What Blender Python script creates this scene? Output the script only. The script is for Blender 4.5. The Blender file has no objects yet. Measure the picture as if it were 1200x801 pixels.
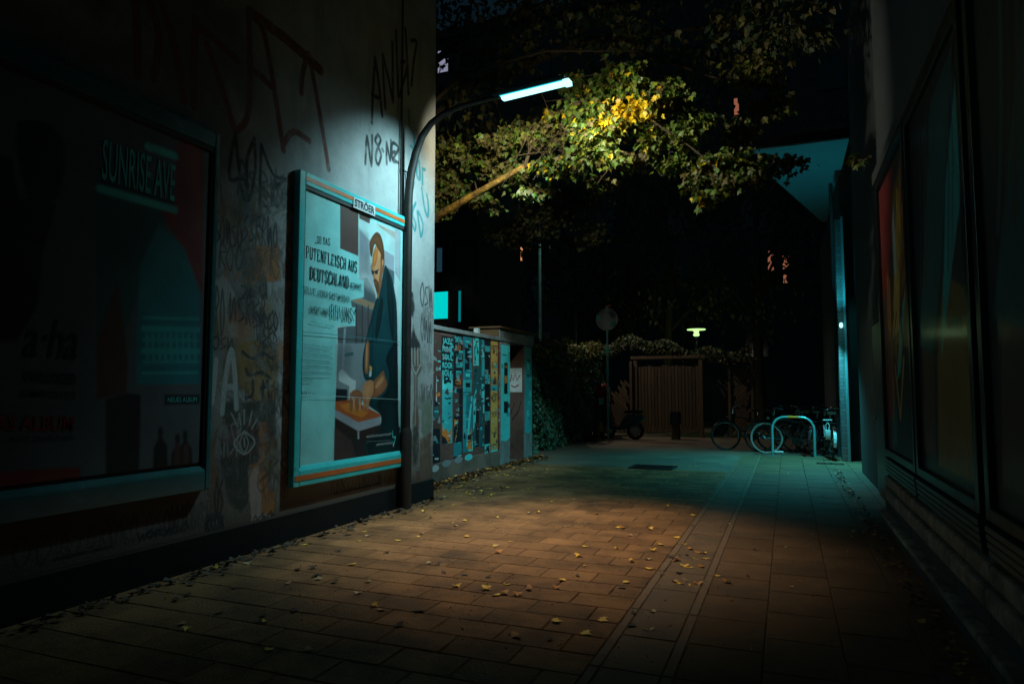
import bpy, bmesh, math, random
import numpy as np
from mathutils import Vector, Matrix
random.seed(7)
sc = bpy.context.scene
col = sc.collection
PI = math.pi

# ------------------------------------------------------------------ camera model (24 mm lens, 1.4 m above the paving)
FOC, CAMZ = 800.0, 1.4
YAW = math.atan(322 / math.hypot(FOC, 57.5)); PIT = math.atan(57.5 / FOC)
cy_, sy_, cp_, sp_ = math.cos(YAW), math.sin(YAW), math.cos(PIT), math.sin(PIT)
FW = Vector((-sy_ * cp_, cy_ * cp_, sp_)); RT = Vector((cy_, sy_, 0)); UP = RT.cross(FW)
CAM = Vector((0, 0, CAMZ))
def ray(x, y): return FW * FOC + RT * (x - 600) + UP * (400.5 - y)
def onX(x, y, X): r = ray(x, y); return CAM + r * (X / r.x)
def onY(x, y, Y): r = ray(x, y); return CAM + r * (Y / r.y)
def onZ(x, y, z=0.0): r = ray(x, y); return CAM + r * ((z - CAMZ) / r.z)

# ------------------------------------------------------------------ materials
MATS = {}; COL = {}
def newmat(name):
    m = bpy.data.materials.new(name); m.use_nodes = True; m.node_tree.nodes.clear(); MATS[name] = m
    return m, m.node_tree.nodes, m.node_tree.links
def pm(name, c, rough=.7, var=.2, scale=3.0, bump=.15, bscale=40, metal=0, coat=0, dark=None, dscale=1.2, dlo=.45, dhi=.7, island=0, transl=0, stretch=None, damt=1.0, worn=0):
    """principled surface with noise variation, optional second (dirt) colour in blotches and per-piece variation"""
    m, N, L = newmat(name); COL[name] = c
    out = N.new('ShaderNodeOutputMaterial'); b = N.new('ShaderNodeBsdfPrincipled')
    b.inputs['Roughness'].default_value = rough; b.inputs['Metallic'].default_value = metal
    b.inputs['Specular IOR Level'].default_value = .22 if name[:2] in ('p_', 'g_') or name[:3] in ('ink', 'bit', 'pap', 'pav') else .5; b.inputs['Coat Weight'].default_value = coat; b.inputs['Coat Roughness'].default_value = .12
    tc = N.new('ShaderNodeTexCoord'); vec = tc.outputs['Object']
    if stretch:
        mp = N.new('ShaderNodeMapping'); mp.inputs['Scale'].default_value = stretch; L.new(vec, mp.inputs['Vector']); vec = mp.outputs['Vector']
    n = N.new('ShaderNodeTexNoise'); n.inputs['Scale'].default_value = scale; n.inputs['Detail'].default_value = 8; n.inputs['Roughness'].default_value = .65
    L.new(vec, n.inputs['Vector'])
    hsv = N.new('ShaderNodeHueSaturation'); hsv.inputs['Color'].default_value = (*c, 1)
    mr = N.new('ShaderNodeMapRange'); mr.inputs['From Min'].default_value = .3; mr.inputs['From Max'].default_value = .7
    mr.inputs['To Min'].default_value = 1 - var; mr.inputs['To Max'].default_value = 1 + var
    L.new(n.outputs['Fac'], mr.inputs['Value']); val = mr.outputs['Result']
    if island:
        g = N.new('ShaderNodeNewGeometry'); mi = N.new('ShaderNodeMapRange'); mi.inputs['To Min'].default_value = 1 - island; mi.inputs['To Max'].default_value = 1 + island
        L.new(g.outputs['Random Per Island'], mi.inputs['Value'])
        mu = N.new('ShaderNodeMath'); mu.operation = 'MULTIPLY'; L.new(val, mu.inputs[0]); L.new(mi.outputs['Result'], mu.inputs[1]); val = mu.outputs[0]
        if transl:
            mh = N.new('ShaderNodeMapRange'); mh.inputs['To Min'].default_value = .485; mh.inputs['To Max'].default_value = .515
            L.new(g.outputs['Random Per Island'], mh.inputs['Value']); L.new(mh.outputs['Result'], hsv.inputs['Hue'])
    L.new(val, hsv.inputs['Value']); colr = hsv.outputs['Color']
    if dark:
        n2 = N.new('ShaderNodeTexNoise'); n2.inputs['Scale'].default_value = dscale; n2.inputs['Detail'].default_value = 9; n2.inputs['Roughness'].default_value = .7
        L.new(vec, n2.inputs['Vector'])
        m2 = N.new('ShaderNodeMapRange'); m2.inputs['From Min'].default_value = dlo; m2.inputs['From Max'].default_value = dhi; m2.inputs['To Max'].default_value = damt
        L.new(n2.outputs['Fac'], m2.inputs['Value'])
        mx = N.new('ShaderNodeMix'); mx.data_type = 'RGBA'; L.new(m2.outputs['Result'], mx.inputs['Factor'])
        L.new(colr, mx.inputs['A']); mx.inputs['B'].default_value = (*dark, 1); colr = mx.outputs['Result']
    L.new(colr, b.inputs['Base Color'])
    rr = N.new('ShaderNodeMapRange'); rr.inputs['To Min'].default_value = max(.03, rough - .12); rr.inputs['To Max'].default_value = min(1, rough + .12)
    L.new(n.outputs['Fac'], rr.inputs['Value']); L.new(rr.outputs['Result'], b.inputs['Roughness'])
    if bump:
        nb = N.new('ShaderNodeTexNoise'); nb.inputs['Scale'].default_value = bscale; nb.inputs['Detail'].default_value = 5; L.new(vec, nb.inputs['Vector'])
        bp = N.new('ShaderNodeBump'); bp.inputs['Strength'].default_value = bump; bp.inputs['Distance'].default_value = .02
        L.new(nb.outputs['Fac'], bp.inputs['Height']); L.new(bp.outputs['Normal'], b.inputs['Normal'])
    if transl:
        t = N.new('ShaderNodeBsdfTranslucent'); L.new(colr, t.inputs['Color'])
        ms = N.new('ShaderNodeMixShader'); ms.inputs[0].default_value = transl
        L.new(b.outputs[0], ms.inputs[1]); L.new(t.outputs[0], ms.inputs[2]); L.new(ms.outputs[0], out.inputs[0])
    elif worn:
        nw = N.new('ShaderNodeTexNoise'); nw.inputs['Scale'].default_value = 3.2; nw.inputs['Detail'].default_value = 9; nw.inputs['Roughness'].default_value = .75; L.new(vec, nw.inputs['Vector'])
        mw = N.new('ShaderNodeMapRange'); mw.inputs['From Min'].default_value = .50; mw.inputs['From Max'].default_value = .62; L.new(nw.outputs['Fac'], mw.inputs['Value'])
        tr = N.new('ShaderNodeBsdfTransparent'); ms = N.new('ShaderNodeMixShader'); L.new(mw.outputs['Result'], ms.inputs[0]); L.new(b.outputs[0], ms.inputs[1]); L.new(tr.outputs[0], ms.inputs[2]); L.new(ms.outputs[0], out.inputs[0])
    else: L.new(b.outputs[0], out.inputs[0])
    return m
def em(name, c, s):
    m, N, L = newmat(name); out = N.new('ShaderNodeOutputMaterial'); e = N.new('ShaderNodeEmission')
    e.inputs[0].default_value = (*c, 1); e.inputs[1].default_value = s; L.new(e.outputs[0], out.inputs[0]); return m
def brickmat(name, c1, c2, mortar, sx=1.0, bw=.24, bh=.075, rough=.85, axis='X'):
    m, N, L = newmat(name); out = N.new('ShaderNodeOutputMaterial'); b = N.new('ShaderNodeBsdfPrincipled'); b.inputs['Roughness'].default_value = rough
    g = N.new('ShaderNodeTexCoord'); sp = N.new('ShaderNodeSeparateXYZ'); cb = N.new('ShaderNodeCombineXYZ'); L.new(g.outputs['Object'], sp.inputs[0])
    ad = N.new('ShaderNodeMath'); L.new(sp.outputs['X'], ad.inputs[0]); L.new(sp.outputs['Y'], ad.inputs[1])
    L.new(ad.outputs[0], cb.inputs['X']); L.new(sp.outputs['Z'], cb.inputs['Y'])
    t = N.new('ShaderNodeTexBrick'); t.inputs['Scale'].default_value = 1; t.inputs['Brick Width'].default_value = bw; t.inputs['Row Height'].default_value = bh
    t.inputs['Mortar Size'].default_value = .008; t.inputs['Color1'].default_value = (*c1, 1); t.inputs['Color2'].default_value = (*c2, 1); t.inputs['Mortar'].default_value = (*mortar, 1)
    L.new(cb.outputs[0], t.inputs['Vector']); L.new(t.outputs['Color'], b.inputs['Base Color'])
    bp = N.new('ShaderNodeBump'); bp.inputs['Strength'].default_value = .6; bp.inputs['Distance'].default_value = .01; bp.invert = True
    L.new(t.outputs['Fac'], bp.inputs['Height']); L.new(bp.outputs['Normal'], b.inputs['Normal']); L.new(b.outputs[0], out.inputs[0]); return m

# setting
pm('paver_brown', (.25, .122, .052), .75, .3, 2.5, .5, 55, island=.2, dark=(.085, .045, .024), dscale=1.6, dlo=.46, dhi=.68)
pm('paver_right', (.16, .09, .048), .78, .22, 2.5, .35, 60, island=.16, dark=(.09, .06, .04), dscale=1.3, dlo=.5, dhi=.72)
pm('gutter', (.16, .09, .045), .75, .25, 3, .3, 60, dark=(.08, .055, .035), dscale=2, dlo=.5, dhi=.7)
pm('kerb_edge', (.18, .105, .055), .75, .2, 5, .3, 60, dark=(.15, .1, .06), dscale=3)
pm('joint_sand', (.10, .062, .036), .95, .35, 9, .4, 60, dark=(.03, .022, .015), dscale=5)
pm('soil', (.035, .026, .018), .95, .3, 3, .4, 30)
pm('asphalt', (.17, .125, .09), .75, .25, 1.2, .35, 90, dark=(.075, .068, .06), dscale=.7, dlo=.45, dhi=.7)
pm('plaster', (.40, .41, .41), .8, .12, 1.4, .3, 55, dark=(.20, .20, .195), dscale=1.1, dlo=.5, dhi=.78, stretch=(1, 1, .45))
pm('plaster_grubby', (.21, .18, .165), .85, .2, 1.6, .3, 45, dark=(.10, .08, .07), dscale=1.6, dlo=.42, dhi=.68)
pm('plaster_dirty', (.19, .13, .095), .85, .25, 2.2, .3, 45, dark=(.07, .05, .04), dscale=1.8, dlo=.42, dhi=.68)
def printmat(name, rough, coat):
    m, N, L = newmat(name); out = N.new('ShaderNodeOutputMaterial'); b = N.new('ShaderNodeBsdfPrincipled'); b.inputs['Roughness'].default_value = rough; b.inputs['Specular IOR Level'].default_value = .3
    b.inputs['Coat Weight'].default_value = coat; b.inputs['Coat Roughness'].default_value = .15
    at = N.new('ShaderNodeAttribute'); at.attribute_name = 'ink'; tc = N.new('ShaderNodeTexCoord')
    n = N.new('ShaderNodeTexNoise'); n.inputs['Scale'].default_value = 2.2; n.inputs['Detail'].default_value = 7; L.new(tc.outputs['Object'], n.inputs['Vector'])
    mr = N.new('ShaderNodeMapRange'); mr.inputs['From Min'].default_value = .35; mr.inputs['From Max'].default_value = .65; mr.inputs['To Min'].default_value = .82; mr.inputs['To Max'].default_value = 1.12; L.new(n.outputs['Fac'], mr.inputs['Value'])
    h = N.new('ShaderNodeHueSaturation'); L.new(at.outputs['Color'], h.inputs['Color']); L.new(mr.outputs['Result'], h.inputs['Value']); L.new(h.outputs[0], b.inputs['Base Color'])
    n2 = N.new('ShaderNodeTexNoise'); n2.inputs['Scale'].default_value = 4; n2.inputs['Detail'].default_value = 3; L.new(tc.outputs['Object'], n2.inputs['Vector'])
    bp = N.new('ShaderNodeBump'); bp.inputs['Strength'].default_value = .35; bp.inputs['Distance'].default_value = .02; L.new(n2.outputs['Fac'], bp.inputs['Height']); L.new(bp.outputs[0], b.inputs['Normal']); L.new(b.outputs[0], out.inputs[0])
printmat('print_paper', .5, .15); printmat('print_gloss', .55, .12)
def wallmat():
    m, N, L = newmat('wall_plaster'); out = N.new('ShaderNodeOutputMaterial'); b = N.new('ShaderNodeBsdfPrincipled'); b.inputs['Roughness'].default_value = .82
    g = N.new('ShaderNodeNewGeometry'); sp = N.new('ShaderNodeSeparateXYZ'); L.new(g.outputs['Position'], sp.inputs[0])
    def noise(sc_, det=9, st=(1, 1, 1), rg=.68):
        mp = N.new('ShaderNodeMapping'); mp.inputs['Scale'].default_value = st; L.new(g.outputs['Position'], mp.inputs['Vector'])
        n = N.new('ShaderNodeTexNoise'); n.inputs['Scale'].default_value = sc_; n.inputs['Detail'].default_value = det; n.inputs['Roughness'].default_value = rg; L.new(mp.outputs[0], n.inputs['Vector']); return n.outputs['Fac']
    def mrng(v, a, b_, c=0, d=1):
        r = N.new('ShaderNodeMapRange'); r.interpolation_type = 'SMOOTHSTEP'; L.new(v, r.inputs['Value'])
        for k, x in zip(('From Min', 'From Max', 'To Min', 'To Max'), (a, b_, c, d)): r.inputs[k].default_value = x
        return r.outputs['Result']
    def mth(op, a, b_):
        q = N.new('ShaderNodeMath'); q.operation = op
        for i, v in enumerate((a, b_)):
            if isinstance(v, (int, float)): q.inputs[i].default_value = v
            else: L.new(v, q.inputs[i])
        return q.outputs[0]
    def mix(f, a, b_):
        q = N.new('ShaderNodeMix'); q.data_type = 'RGBA'; L.new(f, q.inputs['Factor'])
        for k, v in (('A', a), ('B', b_)):
            if isinstance(v, tuple): q.inputs[k].default_value = (*v, 1)
            else: L.new(v, q.inputs[k])
        return q.outputs['Result']
    c = mix(mrng(noise(1.3), .35, .7), (.40, .41, .41), (.27, .28, .285))
    c = mix(mth('MULTIPLY', mrng(noise(2.2, 9, (1, 1, .18)), .52, .72), .5), c, (.17, .165, .16))            # rain streaks
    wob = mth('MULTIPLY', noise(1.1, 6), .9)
    c = mix(mth('MULTIPLY', mrng(mth('ADD', sp.outputs['Y'], mth('MULTIPLY', wob, 1.3)), 6.2, 4.6), mrng(noise(2.6), .25, .6, .45, .95)), c, (.105, .10, .095))   # smeared, overpainted stretch, darkened to stand in for the lamp's fall-off
    zz = mth('ADD', sp.outputs['Z'], mth('MULTIPLY', noise(1.7, 8), .9))
    c = mix(mth('MULTIPLY', mrng(zz, 1.35, .85), .85), c, (.15, .115, .095))
    zz = mth('ADD', sp.outputs['Z'], mth('MULTIPLY', noise(5, 8), .25))
    c = mix(mth('MULTIPLY', mrng(zz, .60, .40), .8), c, (.085, .062, .048))
    c = mix(mth('MULTIPLY', mrng(noise(34, 4), .6, .72), .45), c, (.08, .075, .07))
    ai = N.new('ShaderNodeAttribute'); ai.attribute_name = 'ink'; aa = N.new('ShaderNodeAttribute'); aa.attribute_name = 'amt'
    c = mix(mth('MULTIPLY', aa.outputs['Fac'], mrng(noise(9, 8), .70, .45, .6, 1)), c, ai.outputs['Color'])
    L.new(c, b.inputs['Base Color'])
    bp = N.new('ShaderNodeBump'); bp.inputs['Strength'].default_value = .45; bp.inputs['Distance'].default_value = .012
    L.new(mth('ADD', noise(60, 6), mth('MULTIPLY', noise(7, 6), 1.2)), bp.inputs['Height']); L.new(bp.outputs[0], b.inputs['Normal']); L.new(b.outputs[0], out.inputs[0])
wallmat()
pm('bitumen', (.006, .007, .009), .6, .3, 4, .2, 50)
pm('tar', (.02, .022, .024), .7, .2, 4, .1)
# paints for graffiti
for nm, c in dict(g_black=(.015, .017, .02), g_maroon=(.15, .04, .03), g_teal=(.02, .22, .24), g_white=(.32, .36, .36), g_ochre=(.20, .12, .03),
                  g_orange=(.32, .12, .035), g_pink=(.34, .24, .21), g_dgreen=(.035, .042, .035), g_grey=(.26, .26, .26), g_brown=(.14, .085, .06), g_green=(.16, .20, .15)).items():
    for sfx, w_ in (('', 0), ('_worn', 1)): pm(nm + sfx, c, .75, .3, 6, .15, 50, dark=tuple(x * .55 for x in c), dscale=5, dlo=.5, dhi=.75, worn=w_)
# billboard and poster inks
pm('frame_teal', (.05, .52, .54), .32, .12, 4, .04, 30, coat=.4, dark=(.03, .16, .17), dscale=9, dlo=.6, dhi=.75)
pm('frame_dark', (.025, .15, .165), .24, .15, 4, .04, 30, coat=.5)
pm('frame_orange', (.52, .13, .03), .45, .15, 6, .03, 30)
pm('paper_teal', (.25, .64, .64), .55, .07, 1.2, .12, 3.0, dark=(.10, .56, .57), dscale=.9, dlo=.46, dhi=.66)
pm('paper_pale', (.42, .60, .61), .5, .08, 2, .1, 4)
pm('ink_dark', (.01, .02, .03), .5, .1, 3, .02)
pm('ink_mid', (.06, .20, .22), .5, .1, 3, .02)
pm('p_brown', (.085, .045, .04), .5, .15, 3, .04)
pm('p_grey', (.20, .24, .26), .5, .15, 3, .03)
pm('p_greyd', (.09, .115, .13), .5, .15, 3, .03)
pm('p_lilac', (.30, .33, .38), .5, .15, 3, .03)
pm('p_beam', (.34, .21, .13), .5, .15, 3, .03)
pm('p_coat', (.006, .045, .055), .5, .25, 3, .03)
pm('p_coatd', (.004, .018, .022), .5, .2, 3, .03)
pm('p_skin', (.55, .24, .11), .5, .12, 9, .03)
pm('p_skind', (.30, .11, .05), .5, .15, 9, .03)
pm('p_hair', (.13, .05, .02), .5, .3, 20, .03)
pm('p_meat', (.42, .10, .03), .5, .25, 14, .03)
pm('p_floor', (.028, .016, .014), .5, .2, 3, .03)
pm('p_red', (.22, .03, .03), .5, .25, 5, .05)
pm('p_dteal', (.02, .10, .115), .45, .25, 3, .06)
pm('p_teal', (.04, .38, .40), .45, .2, 4, .05)
pm('p_cyan', (.08, .62, .62), .5, .2, 5, .05)
pm('p_blue', (.02, .20, .24), .5, .25, 5, .05)
pm('p_night', (.012, .016, .022), .45, .25, 4, .05)
pm('p_yellow', (.62, .36, .09), .55, .2, 6, .05)
pm('p_orange', (.60, .18, .03), .55, .2, 6, .05)
pm('p_white', (.50, .55, .56), .55, .15, 6, .05)
pm('p_violet', (.12, .10, .20), .55, .2, 6, .05)
# other
pm('pole_steel', (.028, .022, .02), .5, .25, 6, .1, 40, metal=.2)
pm('steel_teal', (.16, .42, .42), .3, .12, 6, .03, metal=.35)
pm('galv', (.30, .33, .34), .4, .2, 8, .05, metal=.7)
pm('black_metal', (.015, .016, .017), .35, .2, 8, .03, metal=.3)
pm('rubber', (.012, .012, .012), .75, .2, 8, .05)
pm('tyre_pale', (.50, .38, .34), .7, .1, 8, .03)
pm('band_orange', (.95, .17, .0), .45, .1, 8, .02)
pm('chrome', (.5, .55, .55), .15, .1, 8, 0, metal=1)
pm('mudguard_white', (.55, .62, .62), .35, .1, 8, 0, coat=.4)
pm('saddle_brown', (.05, .025, .015), .5, .2, 8, .05)
pm('red_paint', (.22, .025, .02), .4, .2, 6, .03, coat=.3)
pm('blue_paint', (.01, .03, .06), .3, .2, 6, .03, coat=.6)
pm('housing', (.10, .14, .15), .4, .1, 6, .02)
pm('wood', (.15, .09, .05), .8, .3, 2, .3, 14, stretch=(6, 6, .6), island=.25, dark=(.04, .028, .02), dscale=2)
pm('wood_board', (.12, .06, .025), .75, .25, 2, .2, 14, stretch=(1, 1, 6))
pm('concrete', (.24, .25, .25), .85, .2, 2, .3, 30, dark=(.09, .1, .1), dscale=2.2, dlo=.42, dhi=.66)
pm('stone_ledge', (.36, .26, .20), .75, .25, 3, .35, 30, dark=(.08, .07, .065), dscale=4, dlo=.42, dhi=.65)
pm('door_brown', (.10, .055, .045), .75, .25, 2, .2, 20, dark=(.03, .02, .018), dscale=1.5)
pm('render_dark', (.05, .055, .058), .85, .2, 2, .25, 30)
pm('render_grey', (.05, .055, .06), .85, .2, 2, .25, 30)
pm('canopy_paint', (.14, .30, .32), .7, .1, 1, .08, 20)
pm('shutter_metal', (.07, .085, .09), .4, .15, 3, .05, metal=.5)
pm('glass_dark', (.01, .012, .014), .45, .1, 3, 0, coat=.3)
pm('iron', (.035, .037, .038), .45, .3, 8, .3, 60, metal=.7)
pm('bark', (.055, .036, .02), .9, .35, 6, .9, 22, stretch=(1, 1, .5))
pm('bark_moss', (.42, .22, .03), .9, .4, 8, .9, 26, dark=(.09, .06, .02), dscale=9, dlo=.42, dhi=.6)
pm('leaf_green', (.085, .15, .022), .5, .25, 6, 0, island=.45, transl=.25)
pm('leaf_lime', (.17, .20, .025), .5, .25, 6, 0, island=.35, transl=.3)
pm('leaf_yellow', (.68, .45, .010), .5, .2, 6, 0, island=.2, transl=.25)
pm('leaf_olive', (.13, .105, .03), .55, .25, 6, 0, island=.4, transl=.25)
pm('leaf_dark', (.03, .048, .018), .55, .25, 6, 0, island=.4, transl=.15)
pm('leaf_ivy', (.045, .14, .08), .45, .25, 6, 0, island=.4, transl=.15)
pm('fallen_yellow', (.90, .55, .06), .6, .2, 20, .1, 30, island=.1)
pm('fallen_orange', (.55, .22, .04), .6, .2, 20, .1, 30)
pm('fallen_brown', (.05, .028, .015), .7, .2, 20, .1, 30)
pm('fallen_tan', (.5, .33, .18), .65, .2, 20, .1, 30)
pm('roof_tile', (.06, .03, .025), .8, .2, 4, .3, 10)
brickmat('brick_red', (.16, .06, .045), (.11, .045, .035), (.07, .06, .055))
brickmat('brick_pier', (.13, .11, .12), (.19, .17, .18), (.09, .09, .09))
em('lamp_glow', (.42, .97, 1.0), 2.0)
em('lamp_edge', (.0, .52, .70), 1.0)
em('wall_lamp_glow', (.35, .95, 1.0), 2.2)
em('green_glow', (.50, .95, .30), 1.5)
em('far_lamp_glow', (.25, .9, .9), 5)
em('window_teal', (.0, .62, .60), 1.0)
em('window_teal_dim', (.0, .17, .19), 1.0)
em('window_orange', (.80, .32, .12), .9)
em('window_pink', (.85, .30, .16), .3)
em('window_violet', (.25, .25, .36), .9)
em('window_blue', (.01, .035, .05), .9)

# ------------------------------------------------------------------ mesh builder
class MB:
    def __init__(s): s.v = []; s.f = []; s.m = []; s.mats = []; s.att = []
    def mi(s, name):
        if name not in s.mats: s.mats.append(name)
        return s.mats.index(name)
    def face(s, pts, mat):
        b = len(s.v); s.v += [tuple(p) for p in pts]; s.f.append(tuple(range(b, b + len(pts)))); s.m.append(s.mi(mat))
    def box(s, a, b, mat, bev=0.0):
        x0, y0, z0 = [min(a[i], b[i]) for i in range(3)]; x1, y1, z1 = [max(a[i], b[i]) for i in range(3)]
        if bev:
            bm = bmesh.new(); bmesh.ops.create_cube(bm, size=1)
            for v in bm.verts: v.co = Vector((x0 + (v.co.x + .5) * (x1 - x0), y0 + (v.co.y + .5) * (y1 - y0), z0 + (v.co.z + .5) * (z1 - z0)))
            bmesh.ops.bevel(bm, geom=list(bm.edges), offset=bev, segments=2, affect='EDGES', profile=.5)
            s.addbm(bm, mat); return
        s.hexa([(x0, y0, z0), (x1, y0, z0), (x1, y1, z0), (x0, y1, z0)], [(x0, y0, z1), (x1, y0, z1), (x1, y1, z1), (x0, y1, z1)], mat)
    def hexa(s, lo, hi, mat):
        b = len(s.v); n = len(lo); s.v += [tuple(p) for p in lo] + [tuple(p) for p in hi]; k = s.mi(mat)
        s.f.append(tuple(b + i for i in reversed(range(n)))); s.f.append(tuple(b + n + i for i in range(n))); s.m += [k, k]
        for i in range(n):
            j = (i + 1) % n; s.f.append((b + i, b + j, b + n + j, b + n + i)); s.m.append(k)
    def addbm(s, bm, mat, M=None):
        b = len(s.v); bm.verts.index_update()
        for v in bm.verts: s.v.append(tuple(M @ v.co if M else v.co))
        k = s.mi(mat)
        for f in bm.faces: s.f.append(tuple(b + v.index for v in f.verts)); s.m.append(k)
        bm.free()
    def tube(s, path, r, mat, seg=8, closed=False, caps=True):
        P = [Vector(p) for p in path]; n = len(P); R = r if isinstance(r, (list, tuple)) else [r] * n
        b = len(s.v); k = s.mi(mat); prev = None
        for i in range(n):
            if closed: t = (P[(i + 1) % n] - P[i - 1])
            else: t = P[min(i + 1, n - 1)] - P[max(i - 1, 0)]
            t.normalize()
            if prev is None:
                a = Vector((0, 0, 1)) if abs(t.z) < .9 else Vector((1, 0, 0)); u = t.cross(a).normalized()
            else: u = (prev - t * prev.dot(t)).normalized()
            prev = u; w = t.cross(u)
            for j in range(seg):
                an = 2 * PI * j / seg; s.v.append(tuple(P[i] + (u * math.cos(an) + w * math.sin(an)) * R[i]))
        for i in range(n if closed else n - 1):
            for j in range(seg):
                a0 = b + i * seg + j; a1 = b + i * seg + (j + 1) % seg; c = ((i + 1) % n)
                s.f.append((a0, a1, b + c * seg + (j + 1) % seg, b + c * seg + j)); s.m.append(k)
        if caps and not closed:
            s.f.append(tuple(b + j for j in reversed(range(seg)))); s.f.append(tuple(b + (n - 1) * seg + j for j in range(seg))); s.m += [k, k]
    def lathe(s, prof, mat, c=(0, 0, 0), seg=16, axis='Z'):
        b = len(s.v); k = s.mi(mat); n = len(prof)
        for r, z in prof:
            for j in range(seg):
                a = 2 * PI * j / seg; x, y = r * math.cos(a), r * math.sin(a)
                p = (x, y, z) if axis == 'Z' else ((z, x, y) if axis == 'X' else (y, z, x)); s.v.append((c[0] + p[0], c[1] + p[1], c[2] + p[2]))
        for i in range(n - 1):
            for j in range(seg):
                s.f.append((b + i * seg + j, b + i * seg + (j + 1) % seg, b + (i + 1) * seg + (j + 1) % seg, b + (i + 1) * seg + j)); s.m.append(k)
        s.f.append(tuple(b + j for j in reversed(range(seg)))); s.f.append(tuple(b + (n - 1) * seg + j for j in range(seg))); s.m += [k, k]
    def build(s, name, parent=None, smooth=False, loc=None):
        """one mesh object; vertices are given in world space and become local to the thing (its root Empty's location)"""
        me = bpy.data.meshes.new(name); off = Vector((0, 0, 0)); root = parent
        while root is not None and root.parent is not None: root = root.parent
        if root is not None: off = Vector(root['_o']) if '_o' in root else Vector(root.location)
        if loc is not None: off = Vector(loc)
        me.from_pydata([tuple(Vector(p) - off) for p in s.v], [], s.f)
        for n in s.mats: me.materials.append(MATS[n])
        me.polygons.foreach_set('material_index', s.m)
        if s.att:
            ink = np.zeros((len(s.v), 4), np.float32); ink[:, 3] = 1; amt = np.zeros(len(s.v), np.float32)
            for st, C_, A_ in s.att: ink[st:st + len(C_), :3] = C_; amt[st:st + len(C_)] = A_
            a1 = me.attributes.new('ink', 'FLOAT_COLOR', 'POINT'); a1.data.foreach_set('color', ink.ravel()); a2 = me.attributes.new('amt', 'FLOAT', 'POINT'); a2.data.foreach_set('value', amt)
        me.update()
        if smooth:
            me.polygons.foreach_set('use_smooth', [True] * len(me.polygons))
            try: me.set_sharp_from_angle(angle=math.radians(40))
            except Exception: pass
        o = bpy.data.objects.new(name, me); col.objects.link(o)
        if parent is not None: o.parent = parent
        elif loc is not None: o.location = loc
        return o
def tag(o, label=None, cat=None, group=None, kind=None):
    for k, v in (('label', label), ('category', cat), ('group', group), ('kind', kind)):
        if v: o[k] = v
    return o
def thing(name, label, cat, loc=(0, 0, 0), group=None):
    o = bpy.data.objects.new(name, None); o.empty_display_size = .2; col.objects.link(o); o.location = loc
    return tag(o, label, cat, group)
def kids(o): return [c for c in bpy.data.objects if c.parent == o]
def copy_tree(o, parent=None):
    c = o.copy(); col.objects.link(c); c.parent = parent
    for ch in kids(o): copy_tree(ch, c)
    return c

# ------------------------------------------------------------------ drawing on vertical planes X = const (px given in the photo's plane are turned into wall metres)
class Wall:
    """a printed or painted sheet lying on the plane x = X; side +1 faces +X, -1 faces -X"""
    def __init__(s, mb, X, side=1, base=.002): s.mb = mb; s.X = X; s.s = side; s.k = 0; s.base = base
    def off(s, lift=None):
        if lift is None: s.k += 1; lift = s.base + s.k * .00006
        return s.X + s.s * lift
    def w(s, x, y): p = onX(x, y, s.X); return (p.y, p.z)
    def poly(s, pts, mat, lift=None, world=False):
        X = s.off(lift); q = [p if world else s.w(*p) for p in pts]
        s.mb.face([(X, a, b) for a, b in q], mat)
    def blob(s, pts, mat):
        q = [Vector(s.w(*p)) for p in pts]; n = len(q); o = []
        for i in range(n):
            p0, p1, p2, p3 = q[i - 1], q[i], q[(i + 1) % n], q[(i + 2) % n]
            for t in (0, .33, .66): o.append(tuple(.5 * ((2 * p1) + (p2 - p0) * t + (2 * p0 - 5 * p1 + 4 * p2 - p3) * t * t + (3 * p1 - p0 - 3 * p2 + p3) * t ** 3)))
        s.poly(o, mat, None, True)
    def rect(s, y0, z0, y1, z1, mat, lift=None): s.poly([(y0, z0), (y1, z0), (y1, z1), (y0, z1)], mat, lift, True)
    def stroke(s, pts, wd, mat, world=False, smooth=True, taper=.6, closed=False):
        q = [Vector(p if world else s.w(*p)) for p in pts]
        if closed: q.append(q[0].copy())
        if smooth and len(q) > 2:
            o = []
            for i in range(len(q) - 1):
                p0 = q[i - 1] if i else q[0]; p1, p2 = q[i], q[i + 1]; p3 = q[i + 2] if i + 2 < len(q) else q[i + 1]
                for t in (0, .25, .5, .75):
                    o.append(.5 * ((2 * p1) + (p2 - p0) * t + (2 * p0 - 5 * p1 + 4 * p2 - p3) * t * t + (3 * p1 - p0 - 3 * p2 + p3) * t ** 3))
            o.append(q[-1]); q = o
        X = s.off(); n = len(q); b = len(s.mb.v); k = s.mb.mi(mat)
        for i in range(n):
            t = q[min(i + 1, n - 1)] - q[max(i - 1, 0)]
            if t.length < 1e-6: t = Vector((1, 0))
            t.normalize(); nn = Vector((-t.y, t.x)); e = min(i, n - 1 - i) / max(1, (n - 1) * .25)
            h = wd * .5 * (taper + (1 - taper) * min(1, e)) * (1 + .12 * math.sin(i * 1.7 + s.k))
            for sg in (-1, 1): p = q[i] + nn * h * sg; s.mb.v.append((X, p.x, p.y))
        for i in range(n - 1): s.mb.f.append((b + 2 * i, b + 2 * i + 2, b + 2 * i + 3, b + 2 * i + 1)); s.mb.m.append(k)
    def text(s, txt, a, b, hpx, mat, bold=.0, slab=False, world=False, shear=0):
        if world: (u0, v0), (u1, v1), h = a, b, hpx
        else:
            u0, v0 = s.w(*a); u1, v1 = s.w(*b); h = s.w(a[0], a[1] - hpx)[1] - v0
        X = s.off(); glyph_text(s.mb, txt, lambda gx, gy: (X, u0 + (u1 - u0) * gx, v0 + (v1 - v0) * gx + h * gy), mat, bold, shear)
        if slab: pass
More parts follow.
